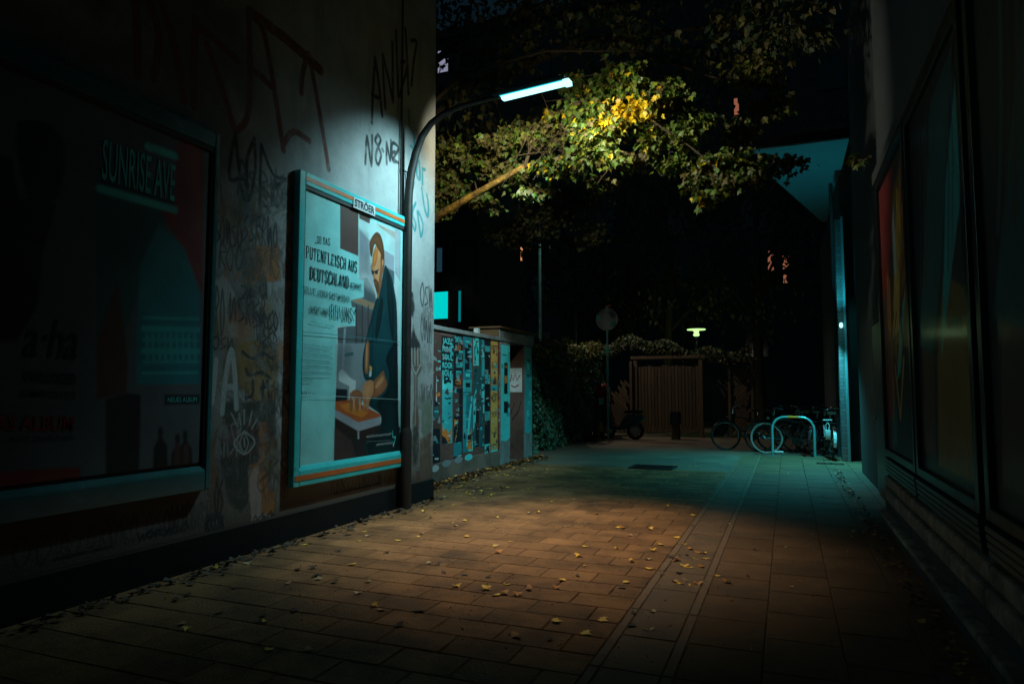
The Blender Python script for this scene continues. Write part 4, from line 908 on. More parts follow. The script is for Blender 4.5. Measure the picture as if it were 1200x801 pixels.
m = MB(); m.box((PX - .5, 13.36, -.03), (PX + .01, 13.84, 2.36), 'concrete', .012); pasted(m, 13.39, 13.81, .5, 2.33, ['p_teal', 'p_cyan', 'p_dteal', 'p_blue', 'p_cyan'], 2); m.box((PX - .5, 13.345, -.02), (PX + .005, 13.359, 2.35), 'door_brown'); fp = m.build('pillar', gw)
m = MB(); m.box((PX - .52, 12.0, 2.362), (PX + .03, 13.9, 2.60), 'concrete', .01); m.box((PX - .53, 11.985, 2.37), (PX + .02, 11.999, 2.59), 'wood_board'); m.build('lintel', gw)
m = MB(); m.box((PX - .6, 11.93, 2.602), (PX + .08, 13.98, 2.64), 'wood_board', .006); m.build('roof', gw)
m = MB(); m.box((PX - .42, 12.585, .0), (PX - .36, 13.355, 2.355), 'door_brown')
W = Wall(m, PX - .36, 1, .003); scribble(W, 12.7, .9, 13.3, 1.25, 'ink_dark', 3, .03, 9); dr = m.build('door', gw)
m = MB(); m.box((PX - .33, 13.335, 1.38), (PX - .03, 13.343, 1.88), 'p_white')
for pp in ([(-.29, 1.6), (-.26, 1.75), (-.22, 1.62), (-.18, 1.76), (-.14, 1.62), (-.07, 1.74)], [(-.27, 1.52), (-.2, 1.48), (-.1, 1.53)]):
    m.tube([(PX + a_, 13.334, b_) for a_, b_ in pp], .012, 'p_red', 5)
for pp in ([(-.3, .9), (-.2, 1.15), (-.12, .95), (-.05, 1.2)], [(-.25, .8), (-.1, 1.0)]): m.tube([(PX + a_, 13.345, b_) for a_, b_ in pp], .01, 'ink_dark', 5)
m.build('notice', fp)

# ================================================================== RIGHT SIDE
rb = thing('shop_building', 'dark building with a stone ledge and showcases along the right of the alley', 'building', (3, 4, 0))
m = MB(); m.box((1.02, -6, 0), (6, 8.6, 9), 'render_grey'); m.box((1.17, 8.6, 0), (6, 13.3, 9), 'render_dark'); m.build('wall', rb)
m = MB()
for a in range(-8, 11):
    y0 = a * .8 + .2; y1 = y0 + .79
    if y1 > 8.6: break
    m.box((.90, y0, .30), (1.018, y1, .41), 'stone_ledge', .02); m.box((.93, y0, .42), (1.017, y1, .52), 'stone_ledge', .015)
    m.box((.86, y0, .125), (1.016, y1, .17), 'stone_ledge', .012); m.box((.91, y0, -.03), (1.015, y1, .123), 'render_grey', .008); m.box((.93, y0, .171), (1.014, y1, .298), 'render_grey', .006)
m.build('ledge', rb)
m = MB(); m.box((.965, -6, 3.72), (1.016, 8.62, 3.86), 'render_dark', .01); m.build('cornice', rb)
m = MB(); m.box((1.13, 9.6, .03), (1.165, 10.7, 2.3), 'shutter_metal', .004); m.box((1.12, 9.55, 2.3), (1.168, 10.75, 2.36), 'render_dark'); d = m.build('door', rb)
m = MB(); m.box((1.09, 10.52, 1.02), (1.129, 10.66, 1.05), 'chrome', .004); m.build('handle', d)
def showcase(label, y0, y1, art, seed):
    t = thing('showcase', label, 'showcase', (RX, (y0 + y1) / 2, .72), 'showcases along the right wall')
    f = MB(); z0, z1 = .73, 3.66
    f.box((RX, y0, z0), (1.015, y0 + .09, z1), 'black_metal', .008); f.box((RX, y1 - .09, z0), (1.015, y1, z1), 'black_metal', .008)
    f.box((RX, y0 + .09, z1 - .1), (1.015, y1 - .09, z1), 'black_metal', .008); f.box((RX, y0 + .09, z0), (1.015, y1 - .09, z0 + .07), 'black_metal', .008); f.build('frame', t)
    r = MB()
    for i in range(4): r.box((RX - .01 + i * .004, y0 + .01, .705 - i * .042 - .036), (1.014, y1 - .01, .705 - i * .042), 'shutter_metal', .006)
    r.build('ribbed_sill', t)
    m = MB(); m.box((.985, y0 + .08, z0 + .06), (1.012, y1 - .08, z1 - .09), 'p_night'); sh = Sheet(.983, y0 + .085, y1 - .085, z0 + .065, z1 - .095, .013, COL['p_night']); W = Soft(m, .983, -1, [sh], .02, 1, 0); rr = random.Random(seed)
    art(W, y0 + .1, y1 - .1, z0 + .09, z1 - .12, rr); sh.put(m, 'print_gloss', .05); m.build('picture', t)
def mural_main(W, a, b, z0, z1, r):
    W.rect(a, z0, b, z1, 'p_brown', .001); w = b - a
    def q(u, v): return (b - w * u, z0 + (z1 - z0) * v)    # u runs from the far edge
    def P(mt, *p): W.poly([q(*c) for c in p], mt, None, True)
    P('p_red', (0, .55), (0, 1), (.55, 1), (.5, .8), (.25, .62)); P('g_ochre', (.3, .35), (1, .3), (1, .97), (.55, .9), (.45, .6))
    P('p_yellow', (.35, .4), (.6, .42), (.85, .85), (.7, .9)); P('p_orange', (.15, .3), (.3, .3), (.32, .62), (.2, .66)); P('p_red', (.1, .12), (.28, .12), (.3, .42), (.18, .45))
    P('p_night', (.3, 0), (1, 0), (1, .34), (.5, .38)); P('p_teal', (.45, .25), (.6, .28), (.85, .52), (.7, .5)); P('p_white', (.5, .62), (.6, .62), (.58, .86), (.5, .8))
    P('p_dteal', (.18, .02), (.36, .02), (.42, .16), (.28, .2))
    W.stroke([q(.4, .3), q(.52, .12), q(.72, .32)], .05, 'p_yellow', True, smooth=False, taper=.8); W.stroke([q(.2, .5), q(.3, .3), q(.26, .12)], .06, 'p_orange', True)
    for i in range(14):
        u = r.uniform(.1, .9); v = r.uniform(.15, .8); W.stroke([q(u, v), q(u + r.uniform(-.05, .1), v + .1), q(min(.97, u + r.uniform(0, .2)), v + .2)], r.uniform(.02, .05), r.choice(['p_night', 'p_brown', 'p_orange', 'p_red']), True, taper=.2)
def poster_sheet(W, a, b, z0, z1, r):
    W.rect(a, z0, b, z1, 'p_night', .001); w = b - a
    def q(u, v): return (b - w * u, z0 + (z1 - z0) * v)
    def P(mt, *p): W.poly([q(*c) for c in p], mt, None, True)
    P('p_dteal', (.05, .35), (.5, .95), (.9, .98), (.55, .5), (.3, .3)); P('g_ochre', (.35, .02), (.98, .02), (.98, .42), (.6, .5), (.42, .3)); P('p_teal', (.5, .3), (.9, .62), (.98, .8), (.98, .95), (.7, .7))
    P('p_night', (.62, .34), (.86, .34), (.86, .38), (.62, .38)); P('p_brown', (.05, .04), (.3, .04), (.36, .3), (.12, .34))
    for i in range(8): u = r.uniform(.1, .8); W.stroke([q(u, .5), q(u + .08, .7), q(u + .12, .92)], .03, r.choice(['p_greyd', 'p_dteal', 'p_brown']), True)
showcase('showcase with a red, yellow and teal mural, farthest along the right wall', 6.42, 8.32, mural_main, 2)
showcase('dark showcase with ochre and teal poster, between the mural and the nearest case', 4.42, 6.36, poster_sheet, 4)
showcase('almost black showcase closest to the camera on the right wall', 2.2, 4.3, poster_sheet, 8)

# rear building with brick pier, canopy and wall lamp
rr_ = thing('rear_building', 'dark yard building with a brick end pier and jutting roof behind the bicycles', 'building', (3, 18, 0))
m = MB(); m.box((1.12, 15.6, 0), (6, 24, 5.9), 'render_dark'); m.build('wall', rr_)
m = MB(); m.box((1.0, 15.25, -.02), (1.105, 15.6, 4.9), 'brick_pier'); m.build('brick_pier', rr_)
m = MB(); m.box((1.106, 15.2, -.02), (1.15, 15.59, 4.95), 'canopy_paint', .008); m.build('jamb', rr_)
m = MB(); m.hexa([(-.66, 13.6, 6.0), (1.18, 13.6, 6.0), (1.18, 20.2, 6.0), (1.02, 20.2, 6.0)], [(-.66, 13.6, 6.18), (1.18, 13.6, 6.18), (1.18, 20.2, 6.18), (1.02, 20.2, 6.18)], 'canopy_paint'); m.box((-.70, 13.55, 6.02), (1.18, 13.598, 6.2), 'bitumen'); m.build('canopy', rr_)
m = MB(); m.tube([(1.02, 16.4, 0), (1.02, 16.4, 5.9)], .035, 'render_grey', 8); m.build('downpipe', rr_, True)
q = onX(994, 382, 1.03)
wl = thing('wall_lamp', 'small lit bulkhead lamp on the brick end pier', 'wall lamp', (1.04, 15.24, 2.72))
m = MB(); m.box((1.01, 15.2, 2.67), (1.10, 15.248, 2.79), 'galv', .01); m.build('back_plate', wl)
m = MB(); bm = bmesh.new(); bmesh.ops.create_uvsphere(bm, u_segments=12, v_segments=8, radius=1); m.addbm(bm, 'wall_lamp_glow', Matrix.Translation((1.05, 15.16, 2.72)) @ Matrix.Diagonal((.035, .045, .055, 1))); m.build('glass_bowl', wl, True)
spot('wall_lamp_beam', (.90, 15.0, 2.70), (-.3, 14.3, 0), 520, (.08, .88, 1.0), 118, .8, .04)
spot('wall_lamp_up', (.90, 14.8, 2.82), (.5, 15.4, 6), 55, (.04, .82, 1.0), 120, .9, .06)
spot('wall_lamp_pier', (1.04, 14.6, 2.72), (1.07, 15.3, 2.0), 4, (.12, .95, 1.0), 170, .5, .06)

# ================================================================== FOLIAGE
HALF = [(0, -.05), (.16, -.16), (.30, -.10), (.24, .02), (.52, .06), (.42, .20), (.55, .42), (.30, .36), (.24, .50), (.16, .46), (.0, .85)]
def leaf(mb, p, size, tip, nor, mat, fold=.25, curl=.15):
    t = Vector(tip).normalized(); n = Vector(nor); n = (n - t * n.dot(t))
    if n.length < 1e-3: n = t.orthogonal()
    n.normalize(); s = t.cross(n); p = Vector(p); k = mb.mi(mat); b = len(mb.v)
    def P(x, y): return tuple(p + (s * x + t * (y - .35) + n * (abs(x) * fold - curl * y * y)) * size)
    for x, y in HALF: mb.v.append(P(x, y))
    m_ = len(HALF)
    for x, y in HALF[1:-1]: mb.v.append(P(-x, y))
    mb.f.append(tuple(range(b, b + m_))); mb.f.append(tuple([b + m_ - 1] + [b + m_ + i for i in reversed(range(m_ - 2))] + [b])); mb.m += [k, k]
def simple_leaf(mb, p, size, tip, nor, mat):
    t = Vector(tip).normalized(); n = Vector(nor); n = (n - t * n.dot(t)); n = n.normalized() if n.length > 1e-3 else t.orthogonal().normalized(); s = t.cross(n); p = Vector(p)
    mb.face([tuple(p + (s * x + t * y + n * z) * size) for x, y, z in ((0, -.5, 0), (.3, -.1, .08), (.22, .25, .05), (0, .55, -.06), (-.22, .25, .05), (-.3, -.1, .08))], mat)
FR = random.Random(99)
def rdir(r=FR):
    while True:
        v = Vector((r.uniform(-1, 1), r.uniform(-1, 1), r.uniform(-1, 1)))
        if .1 < v.length < 1: return v.normalized()
def clump(mb, c, rad, n, mats, size=.115, sub=6, fn=leaf, r=FR, spread=.3):
    c = Vector(c); subs = []
    for i in range(sub):
        d = rdir(r); subs.append(c + Vector((d.x * rad[0], d.y * rad[1], d.z * rad[2])) * r.uniform(.2, 1))
    for i in range(n):
        s = r.choice(subs); p = s + Vector((r.gauss(0, 1) * rad[0], r.gauss(0, 1) * rad[1], r.gauss(0, 1) * rad[2])) * spread
        out = (p - c); out.z *= .3
        tip = (out.normalized() * .5 if out.length > .01 else Vector((0, 0, 0))) + Vector((0, 0, -.8)) + rdir(r) * .45
        nor = Vector((0, -.45, .55)) + rdir(r) * .75
        w = r.random(); acc = 0
        for mname, wt in mats:
            acc += wt
            if w <= acc: break
        fn(mb, p, size * r.uniform(.6, 1.2), tip, nor, mname)

GL = [('leaf_green', .52), ('leaf_lime', .29), ('leaf_olive', .12), ('leaf_yellow', .07)]
YL = [('leaf_yellow', .78), ('leaf_lime', .15), ('leaf_green', .07)]
OL = [('leaf_olive', .6), ('leaf_green', .3), ('leaf_lime', .1)]
DK = [('leaf_olive', .4), ('leaf_dark', .6)]
mt = thing('maple_tree', 'autumn maple with green and yellow leaves reaching over the alley by the lamp', 'tree', (-6.7, 9.9, 0))
m = MB(); m.tube([(-6.7, 9.9, -.05), (-6.68, 9.88, 1.0), (-6.6, 9.8, 2.4), (-6.65, 9.85, 3.6), (-6.9, 10.0, 5.2), (-6.8, 10.3, 7.2), (-6.5, 10.4, 9.2)], [.30, .25, .22, .21, .16, .11, .05], 'bark', 14); m.build('trunk', mt, True)
m = MB(); b0 = onY(507, 257, 8.9); b1 = onY(560, 228, 8.75); b2 = onY(615, 195, 8.6)
m.tube([(-6.62, 9.8, 3.15), tuple(b0 + Vector((-.9, .45, -.22))), tuple(b0), tuple(b1 + Vector((0, 0, .03))), tuple(b2)], [.13, .085, .062, .048, .036], 'bark_moss', 10)
m.tube([tuple(b1), tuple(b1 + Vector((-.05, 0, .2)))], [.016, .006], 'bark', 6)
m.build('branch', mt, True)
m = MB()
def limb(pts, r0, r1, seg=7):
    n = len(pts); m.tube([tuple(p) for p in pts], [r0 + (r1 - r0) * i / (n - 1) for i in range(n)], 'bark', seg)
limb([Vector((-6.65, 9.85, 3.8)), onY(510, 118, 9.6), onY(545, 86, 9.5), onY(640, 60, 9.4), onY(740, 60, 9.6)], .05, .01)
limb([b2, onY(660, 185, 8.55), onY(705, 160, 8.5), onY(760, 140, 8.5), onY(800, 165, 8.5), onY(838, 195, 8.4)], .034, .008)
limb([b2, onY(625, 165, 8.6), onY(660, 130, 8.7), onY(720, 100, 8.8)], .028, .007)
limb([onY(705, 160, 8.5), onY(720, 190, 8.4), onY(700, 215, 8.4)], .014, .005)
limb([onY(760, 140, 8.5), onY(790, 120, 8.7), onY(820, 130, 8.8)], .012, .005)
limb([Vector((-6.85, 9.95, 5.0)), Vector((-5, 10.6, 6.8)), Vector((-3, 11, 7.4)), Vector((-.6, 11.2, 7.3))], .12, .03)
limb([Vector((-6.85, 10.2, 6.5)), Vector((-5.2, 11.5, 8.4)), Vector((-3, 12, 9.0))], .09, .03)
limb([onY(740, 60, 9.6), onY(850, 95, 9.8), onY(905, 140, 9.9)], .02, .008)
for i in range(46):
    a = FR.choice([(660, 185), (705, 160), (760, 140), (660, 130), (720, 100), (640, 175), (800, 165), (620, 180)]); p = onY(a[0], a[1], 8.55)
    limb([p, p + Vector((FR.uniform(-.25, .3), FR.uniform(-.2, .2), FR.uniform(-.1, .25))), p + Vector((FR.uniform(-.5, .6), FR.uniform(-.35, .25), FR.uniform(-.4, .3)))], .008, .003, 5)
m.build('limbs', mt, True)
m = MB()
cl = [  # px, py, Y, radii, n, mix, leaf size
 (722, 102, 8.7, (.42, .25, .22), 150, GL), (745, 130, 8.45, (.36, .2, .24), 95, YL), (715, 150, 8.35, (.22, .12, .14), 40, YL), (690, 140, 8.6, (.35, .25, .25), 120, GL), (700, 172, 8.4, (.42, .22, .24), 150, GL), (785, 118, 8.7, (.28, .22, .22), 85, GL),
 (805, 155, 8.6, (.30, .2, .2), 80, GL), (765, 165, 8.6, (.25, .2, .18), 50, GL), (640, 160, 8.7, (.38, .25, .22), 110, OL), (600, 165, 8.9, (.35, .25, .20), 90, OL), (650, 200, 8.6, (.30, .2, .14), 60, GL), (670, 100, 8.9, (.22, .2, .14), 42, GL),
 (560, 190, 9.2, (.4, .3, .25), 110, OL), (530, 215, 9.4, (.4, .3, .28), 120, OL), (525, 180, 9.5, (.35, .3, .25), 80, OL), (600, 205, 9.0, (.3, .2, .18), 60, OL), (570, 240, 9.3, (.3, .2, .14), 40, OL), (520, 248, 9.4, (.25, .2, .15), 36, OL),
 (838, 190, 8.5, (.20, .18, .18), 45, GL), (855, 215, 8.4, (.22, .18, .15), 55, OL), (832, 232, 8.4, (.20, .16, .10), 40, GL), (740, 190, 8.6, (.28, .2, .1), 36, OL), (700, 215, 8.8, (.25, .2, .1), 30, OL), (648, 140, 8.8, (.16, .1, .1), 16, YL),
 (640, 250, 12.0, (.6, .4, .5), 170, DK), (600, 270, 12.5, (.6, .4, .4), 110, DK), (680, 235, 12.0, (.5, .4, .35), 80, DK), (690, 270, 12.5, (.4, .3, .25), 40, DK),
 (880, 90, 9.8, (.4, .3, .3), 75, OL), (905, 130, 9.9, (.35, .3, .25), 60, OL), (895, 188, 9.0, (.12, .1, .06), 6, OL), (1003, 190, 9.2, (.12, .1, .08), 7, OL),
 (870, 160, 9.0, (.25, .2, .2), 45, OL), (865, 200, 8.7, (.3, .2, .25), 60, GL), (820, 215, 8.6, (.3, .2, .12), 40, OL), (790, 190, 8.7, (.25, .2, .15), 40, GL), (620, 225, 8.9, (.3, .2, .12), 40, OL), (910, 200, 9.9, (.4, .3, .2), 50, DK),
]
for px, py, Y, rad, n, mats in cl: clump(m, onY(px, py, Y), rad, int(n * 4.6), mats, .090, 13)
for i in range(46):
    c = Vector((FR.uniform(-7.5, .9), FR.uniform(9.3, 13.5), FR.uniform(6.0, 10.0)))
    if c.z < 6.2 and c.x > -1: continue
    clump(m, c, (.9, .7, .55), 120, DK, .14, 9, simple_leaf)
for px, py in ((560, 60), (620, 40), (690, 50), (760, 50), (820, 60), (560, 110), (930, 40), (860, 20), (700, 10), (600, 10), (520, 30)):
    clump(m, onY(px, py, 9.8 + FR.uniform(-.4, 1)), (.6, .4, .4), 90, DK, .13, 7)
m.build('crown', mt)

# hedge along the left beyond the gateway
h = thing('hedge', 'tall dark ivy hedge running from the gateway to the round sign', 'hedge', (-6, 18, 0))
m = MB(); m.hexa([(-6.6, 13.95, -.03), (-5.45, 13.95, -.03), (-5.55, 20.9, -.03), (-6.8, 20.9, -.03)], [(-6.6, 13.95, 2.2), (-5.6, 13.95, 2.2), (-5.8, 20.9, 2.5), (-6.8, 20.9, 2.5)], 'leaf_dark'); m.build('thicket', h)
m = MB()
for i in range(9000):
    y = 13.9 + 7.1 * FR.random() ** 1.2; z = FR.uniform(.02, 2.45) * (1 + .012 * (y - 14)); bul = .16 * math.sin(y * 2.1) * math.sin(z * 2.7) + .1 * math.sin(y * 5.3 + z * 4)
    simple_leaf(m, (-5.42 - .05 * z + bul + FR.uniform(-.12, .12), y, z), FR.uniform(.06, .12), Vector((.3, -.2, -.8)) + rdir() * .5, Vector((.8, -.3, .4)) + rdir() * .6, 'leaf_ivy' if FR.random() < .7 else 'leaf_dark')
for i in range(2600):
    y = 13.9 + 7.1 * FR.random(); x = FR.uniform(-6.6, -5.3); z = 2.3 + .035 * (y - 14) + .18 * math.sin(y * 3) * math.sin(y * 1.1 + x) + FR.uniform(-.1, .25)
    simple_leaf(m, (x, y, z), FR.uniform(.08, .15), Vector((.1, -.2, .5)) + rdir(), Vector((.3, -.4, .7)) + rdir() * .6, 'leaf_lime' if FR.random() < .35 else 'leaf_olive')
m.build('foliage', h)

def bg_tree(label, x, y, hgt, rad, n, seed):
    r = random.Random(seed); t = thing('tree', label, 'tree', (x, y, 0), 'dark trees behind the yard')
    m = MB(); m.tube([(x, y, -.05), (x + r.uniform(-.1, .1), y, hgt * .3), (x + r.uniform(-.3, .3), y, hgt * .6), (x, y, hgt * .85)], [.22, .17, .12, .05], 'bark', 9)
    for i in range(7): a = r.uniform(0, 6.28); z = hgt * r.uniform(.3, .6); m.tube([(x, y, z), (x + rad * .4 * math.cos(a), y + rad * .4 * math.sin(a), z + hgt * .12), (x + rad * .8 * math.cos(a), y + rad * .8 * math.sin(a), z + hgt * .2)], [.08, .05, .02], 'bark', 6)
    m.build('trunk', t, True)
    m = MB()
    for i in range(16):
        d = rdir(r); c = Vector((x + d.x * rad * .75, y + d.y * rad * .75, hgt * .68 + d.z * hgt * .28)); clump(m, c, (rad * .4, rad * .4, hgt * .14), n // 16, DK, .22, 6, simple_leaf, r)
    m.build('crown', t)
bg_tree('dark tree rising behind the tall thin lamp post', -9.5, 22.5, 9.5, 2.6, 2600, 1)
bg_tree('dark tree directly behind the wooden gate', -4.2, 25.8, 10.5, 3.0, 3000, 2)
bg_tree('dark tree behind the garden lamp and dark gate opening', -.9, 27.0, 11, 3.2, 3000, 3)
bg_tree('dark tree rising behind the bicycles and canopy', 2.4, 29.5, 11, 3.2, 2600, 4)
bg_tree('dark slender tree between the hedge and the wooden gate', -7.0, 27.5, 9, 2.4, 1800, 5)

# ================================================================== HOUSES
def window(par, x0, x1, z0, z1, y, paneM, bars=1, frameM='render_grey', lab=None):
    f = MB(); w = .06
    f.box((x0 - w, y - .05, z0 - w), (x0, y, z1 + w), frameM); f.box((x1, y - .05, z0 - w), (x1 + w, y, z1 + w), frameM); f.box((x0, y - .05, z1), (x1, y, z1 + w), frameM); f.box((x0, y - .08, z0 - w), (x1, y, z0), frameM)
    for i in range(1, bars + 1): xm = x0 + (x1 - x0) * i / (bars + 1); f.box((xm - .03, y - .04, z0), (xm + .03, y - .002, z1), frameM)
    o = f.build('window', par)
    if lab: o['label'] = lab
    p = MB(); p.box((x0, y - .025, z0), (x1, y - .005, z1), paneM); p.build('pane', o); return o
hs = thing('yard_house', 'dark house with a bright teal lit window above the flyposted wall', 'house', (-11, 18, 0))
m = MB(); m.box((-16, 16.0, 0), (-7.35, 19.0, 8.2), 'render_dark'); m.box((-7.62, 15.93, 0), (-7.5, 15.999, 8.2), 'render_grey'); m.box((-16, 15.9, 5.35), (-7.3, 15.999, 5.5), 'render_grey'); m.build('wall', hs)
m = MB(); m.hexa([(-16.3, 15.6, 8.2), (-7.05, 15.6, 8.2), (-7.05, 19.3, 8.2), (-16.3, 19.3, 8.2)], [(-15, 17.2, 9.6), (-8.4, 17.2, 9.6), (-8.4, 17.8, 9.6), (-15, 17.8, 9.6)], 'roof_tile'); m.build('roof', hs)
window(hs, -8.76, -8.22, 3.30, 4.02, 15.99, 'window_teal', 0, lab='bright teal lit window')
window(hs, -7.92, -7.84, 3.2, 4.02, 15.99, 'window_teal_dim', 0, lab='narrow teal lit window')
window(hs, -8.8, -8.4, 4.55, 5.2, 15.99, 'window_blue', 1); window(hs, -10.4, -9.6, 3.3, 4.1, 15.99, 'glass_dark', 1); window(hs, -8.9, -8.3, 6.2, 7.1, 15.99, 'glass_dark', 1)
m = MB(); m.tube([(-8.15, 15.93, .0), (-8.15, 15.93, 8.1)], .04, 'render_grey', 8); m.build('downpipe', hs, True)
fh = thing('apartment_building', 'tall dark apartment block with a few orange lit windows behind the trees', 'building', (-6, 40, 0))
m = MB(); m.box((-34, 38, -.02), (16, 50, 24), 'render_dark'); m.build('wall', fh)
m = MB(); m.box((-34.4, 37.6, 24), (16.4, 50.4, 24.5), 'roof_tile'); m.build('roof', fh)
def lit(px, py, w, hgt, mat, bars=1, lab=None):
    c = onY(px, py, 37.95); s = 37.95 / 800 * 1.04
    window(fh, c.x - w * s / 2, c.x + w * s / 2, c.z - hgt * s / 2, c.z + hgt * s / 2, 37.99, mat, bars, 'render_dark', lab)
lit(606, 298, 15, 17, 'window_orange', 1, 'orange lit window with two panes'); lit(903, 307, 6, 24, 'window_pink', 0, 'left of two dim orange windows'); lit(921, 315, 6, 30, 'window_pink', 0, 'right of two dim orange windows')
lit(863, 125, 5, 19, 'window_pink', 0, 'small high orange window'); lit(519, 72, 15, 30, 'window_violet', 0, 'pale violet window'); lit(787, 190, 4, 26, 'window_violet', 0, 'slim pale window'); lit(792, 160, 6, 8, 'window_pink', 0)
for zz in (3.2, 6.6, 10, 13.4, 17, 20.4):
    for xx in range(-30, 14, 4):
        window(fh, xx, xx + 1.2, zz, zz + 1.7, 37.99, 'glass_dark', 1, 'render_grey')

# ================================================================== YARD
def fence(name, label, x0, x1, y, h0, h1, diag):
    t = thing(name, label, 'fence', ((x0 + x1) / 2, y, 0), 'diagonal slat fence panels beside the gate')
    m = MB(); a = abs(x1 - x0); n = int((a + max(h0, h1)) / .13)
    for i in range(n):
        # slats at 45 degrees clipped to the panel
        s = -max(h0, h1) + i * .13; pts = []
        for k in range(13):
            f = k / 12; z = .08 + f * max(h0, h1); xx = s + z if diag > 0 else a - (s + z)
            top = h0 + (h1 - h0) * (xx / a)
            if 0 <= xx <= a and z <= top: pts.append((x0 + xx, z))
        if len(pts) > 1:
            p, q = pts[0], pts[-1]; m.hexa([(p[0], y - .012, p[1]), (p[0], y + .012, p[1]), (p[0] + .001, y + .012, p[1] + .11), (p[0] + .001, y - .012, p[1] + .11)], [(q[0], y - .012, q[1]), (q[0], y + .012, q[1]), (q[0] + .001, y + .012, q[1] + .11), (q[0] + .001, y - .012, q[1] + .11)], 'wood')
    m.build('slats', t)
    m = MB(); m.box((x0 - .05, y - .05, -.03), (x0 + .03, y + .05, h0 + .25), 'wood'); m.build('post', t)
    m = MB(); m.box((x1 - .03, y - .05, -.03), (x1 + .05, y + .05, h1 + .25), 'wood'); m.build('post', t)
    m = MB(); m.box((x0 + .03, y + .015, .3), (x1 - .03, y + .045, .38), 'wood'); m.build('rail', t)
fence('fence_panel', 'diagonal slat fence panel left of the wooden gate, by the round sign', -5.3, -4.60, 21.6, 1.3, 2.1, -1)
fence('fence_panel', 'diagonal slat fence panel right of the dark gate opening', -1.62, -.98, 21.9, 2.0, 2.15, 1)
gt_ = thing('wooden_gate', 'weathered wooden gate of upright slats at the end of the alley', 'gate', (-3.45, 21.7, 0))
m = MB(); x = -4.38; r = random.Random(4)
while x < -2.56:
    w = .088; m.box((x, 21.66, .12 + r.uniform(0, .015)), (x + w, 21.69, 2.18 + r.uniform(-.02, .03)), 'wood', .004); x += .105
m.build('slat_panel', gt_)
m = MB(); m.box((-4.4, 21.695, .35), (-2.52, 21.74, .45), 'wood'); m.box((-4.4, 21.695, 1.85), (-2.52, 21.74, 1.95), 'wood'); m.build('rails', gt_)
for x in (-4.52, -2.50): m = MB(); m.box((x, 21.62, -.03), (x + .12, 21.76, 2.4), 'wood', .01); m.build('post', gt_)
m = MB(); m.box((-4.6, 21.6, 2.402), (-2.3, 21.78, 2.50), 'wood', .01); m.build('lintel', gt_)
ar = thing('gate_arch', 'timber beam on posts over the dark opening right of the gate', 'arch', (-1.7, 22, 0))
m = MB(); m.box((-2.28, 21.95, 2.28), (-.8, 22.1, 2.40), 'wood', .01); m.build('beam', ar)
m = MB(); m.box((-1.0, 22.06, -.03), (-.9, 22.16, 2.278), 'wood'); m.build('post', ar)
m = MB(); m.box((-2.2, 22.3, .02), (-1.62, 22.34, 1.75), 'render_dark'); m.build('door', ar)
iv = thing('ivy', 'dark ivy mound growing over the wooden gate lintel', 'ivy', (-4.2, 22, 2.5)); m = MB()
for i in range(2600):
    x = FR.uniform(-6.4, -1.0); zt = 2.55 + .45 * math.exp(-((x + 4.6) / 1.4) ** 2) + .1 * math.sin(x * 5)
    simple_leaf(m, (x, 21.9 + FR.uniform(-.3, .6), zt + FR.uniform(-.25, .12)), FR.uniform(.09, .16), Vector((0, -.3, -.6)) + rdir() * .6, Vector((0, -.6, .6)) + rdir() * .6, 'leaf_olive' if FR.random() < .3 else 'leaf_dark')
m.build('foliage', iv)
# garden lamp, mushroom shaped
q = onY(816, 389, 24.0); t = thing('garden_lamp', 'glowing mushroom shaped garden lamp above the wooden gate', 'lamp', (q.x, 24, 0))
m = MB(); m.tube([(q.x, 24, -.03), (q.x, 24, q.z - .12)], .035, 'black_metal', 8); m.build('post', t, True)
m = MB(); m.lathe([(.05, .12), (.31, .10), (.31, .075), (.06, .085)], 'green_glow', (q.x, 24, q.z), 20); m.build('shade', t, True)
m = MB(); m.lathe([(.07, -.14), (.11, -.10), (.075, -.02), (.09, .03), (.12, .083)], 'green_glow', (q.x, 24, q.z), 14); m.build('bulb', t, True)
# tall thin lamp post, a hanging cone lamp
q = onY(632, 234, 20.0); t = thing('tall_lamp_post', 'tall thin dark lamp post with tiny twin lit lamps, over the hedge', 'lamp post', (q.x, 20, 0))
m = MB(); m.tube([(q.x, 20, -.03), (q.x, 20, q.z + .08)], [.075, .045], 'steel_teal', 10); m.tube([(q.x - .1, 20, q.z + .08), (q.x + .3, 20, q.z + .08)], .03, 'pole_steel', 8); m.build('post', t, True)
for dx in (-.04, .16): m = MB(); m.lathe([(.055, -.06), (.06, 0), (.03, .05)], 'far_lamp_glow', (q.x + dx, 19.93, q.z), 10); m.build('lamp_head', t, True)
q = onY(673, 283, 22.5); t = thing('cone_lamp', 'unlit brown cone shaded street lamp seen just right of the tall post', 'street lamp', (q.x, 22.6, 0))
m = MB(); m.tube([(q.x, 22.6, -.03), (q.x, 22.6, q.z - .1)], .045, 'black_metal', 8); m.build('post', t, True)
m = MB(); m.lathe([(.10, .14), (.50, .10), (.25, -.12), (.08, -.16)], 'door_brown', (q.x, 22.6, q.z), 20); m.build('lamp_shade', t, True)
spot('tall_lamp_beam', (onY(632, 234, 20.0).x + .3, 19.8, onY(632, 234, 20.0).z - .1), (-4.0, 20.9, 1.2), 420, (1.0, .92, .72), 82, .8)
l_ = bpy.data.lights.new('garden_lamp_light', 'POINT'); l_.energy = 12; l_.color = (.6, 1, .45); l_.shadow_soft_size = .1; o_ = bpy.data.objects.new('garden_lamp_light', l_); col.objects.link(o_); o_.location = (onY(816, 389, 24.0).x, 24, onY(816, 389, 24.0).z - .25)
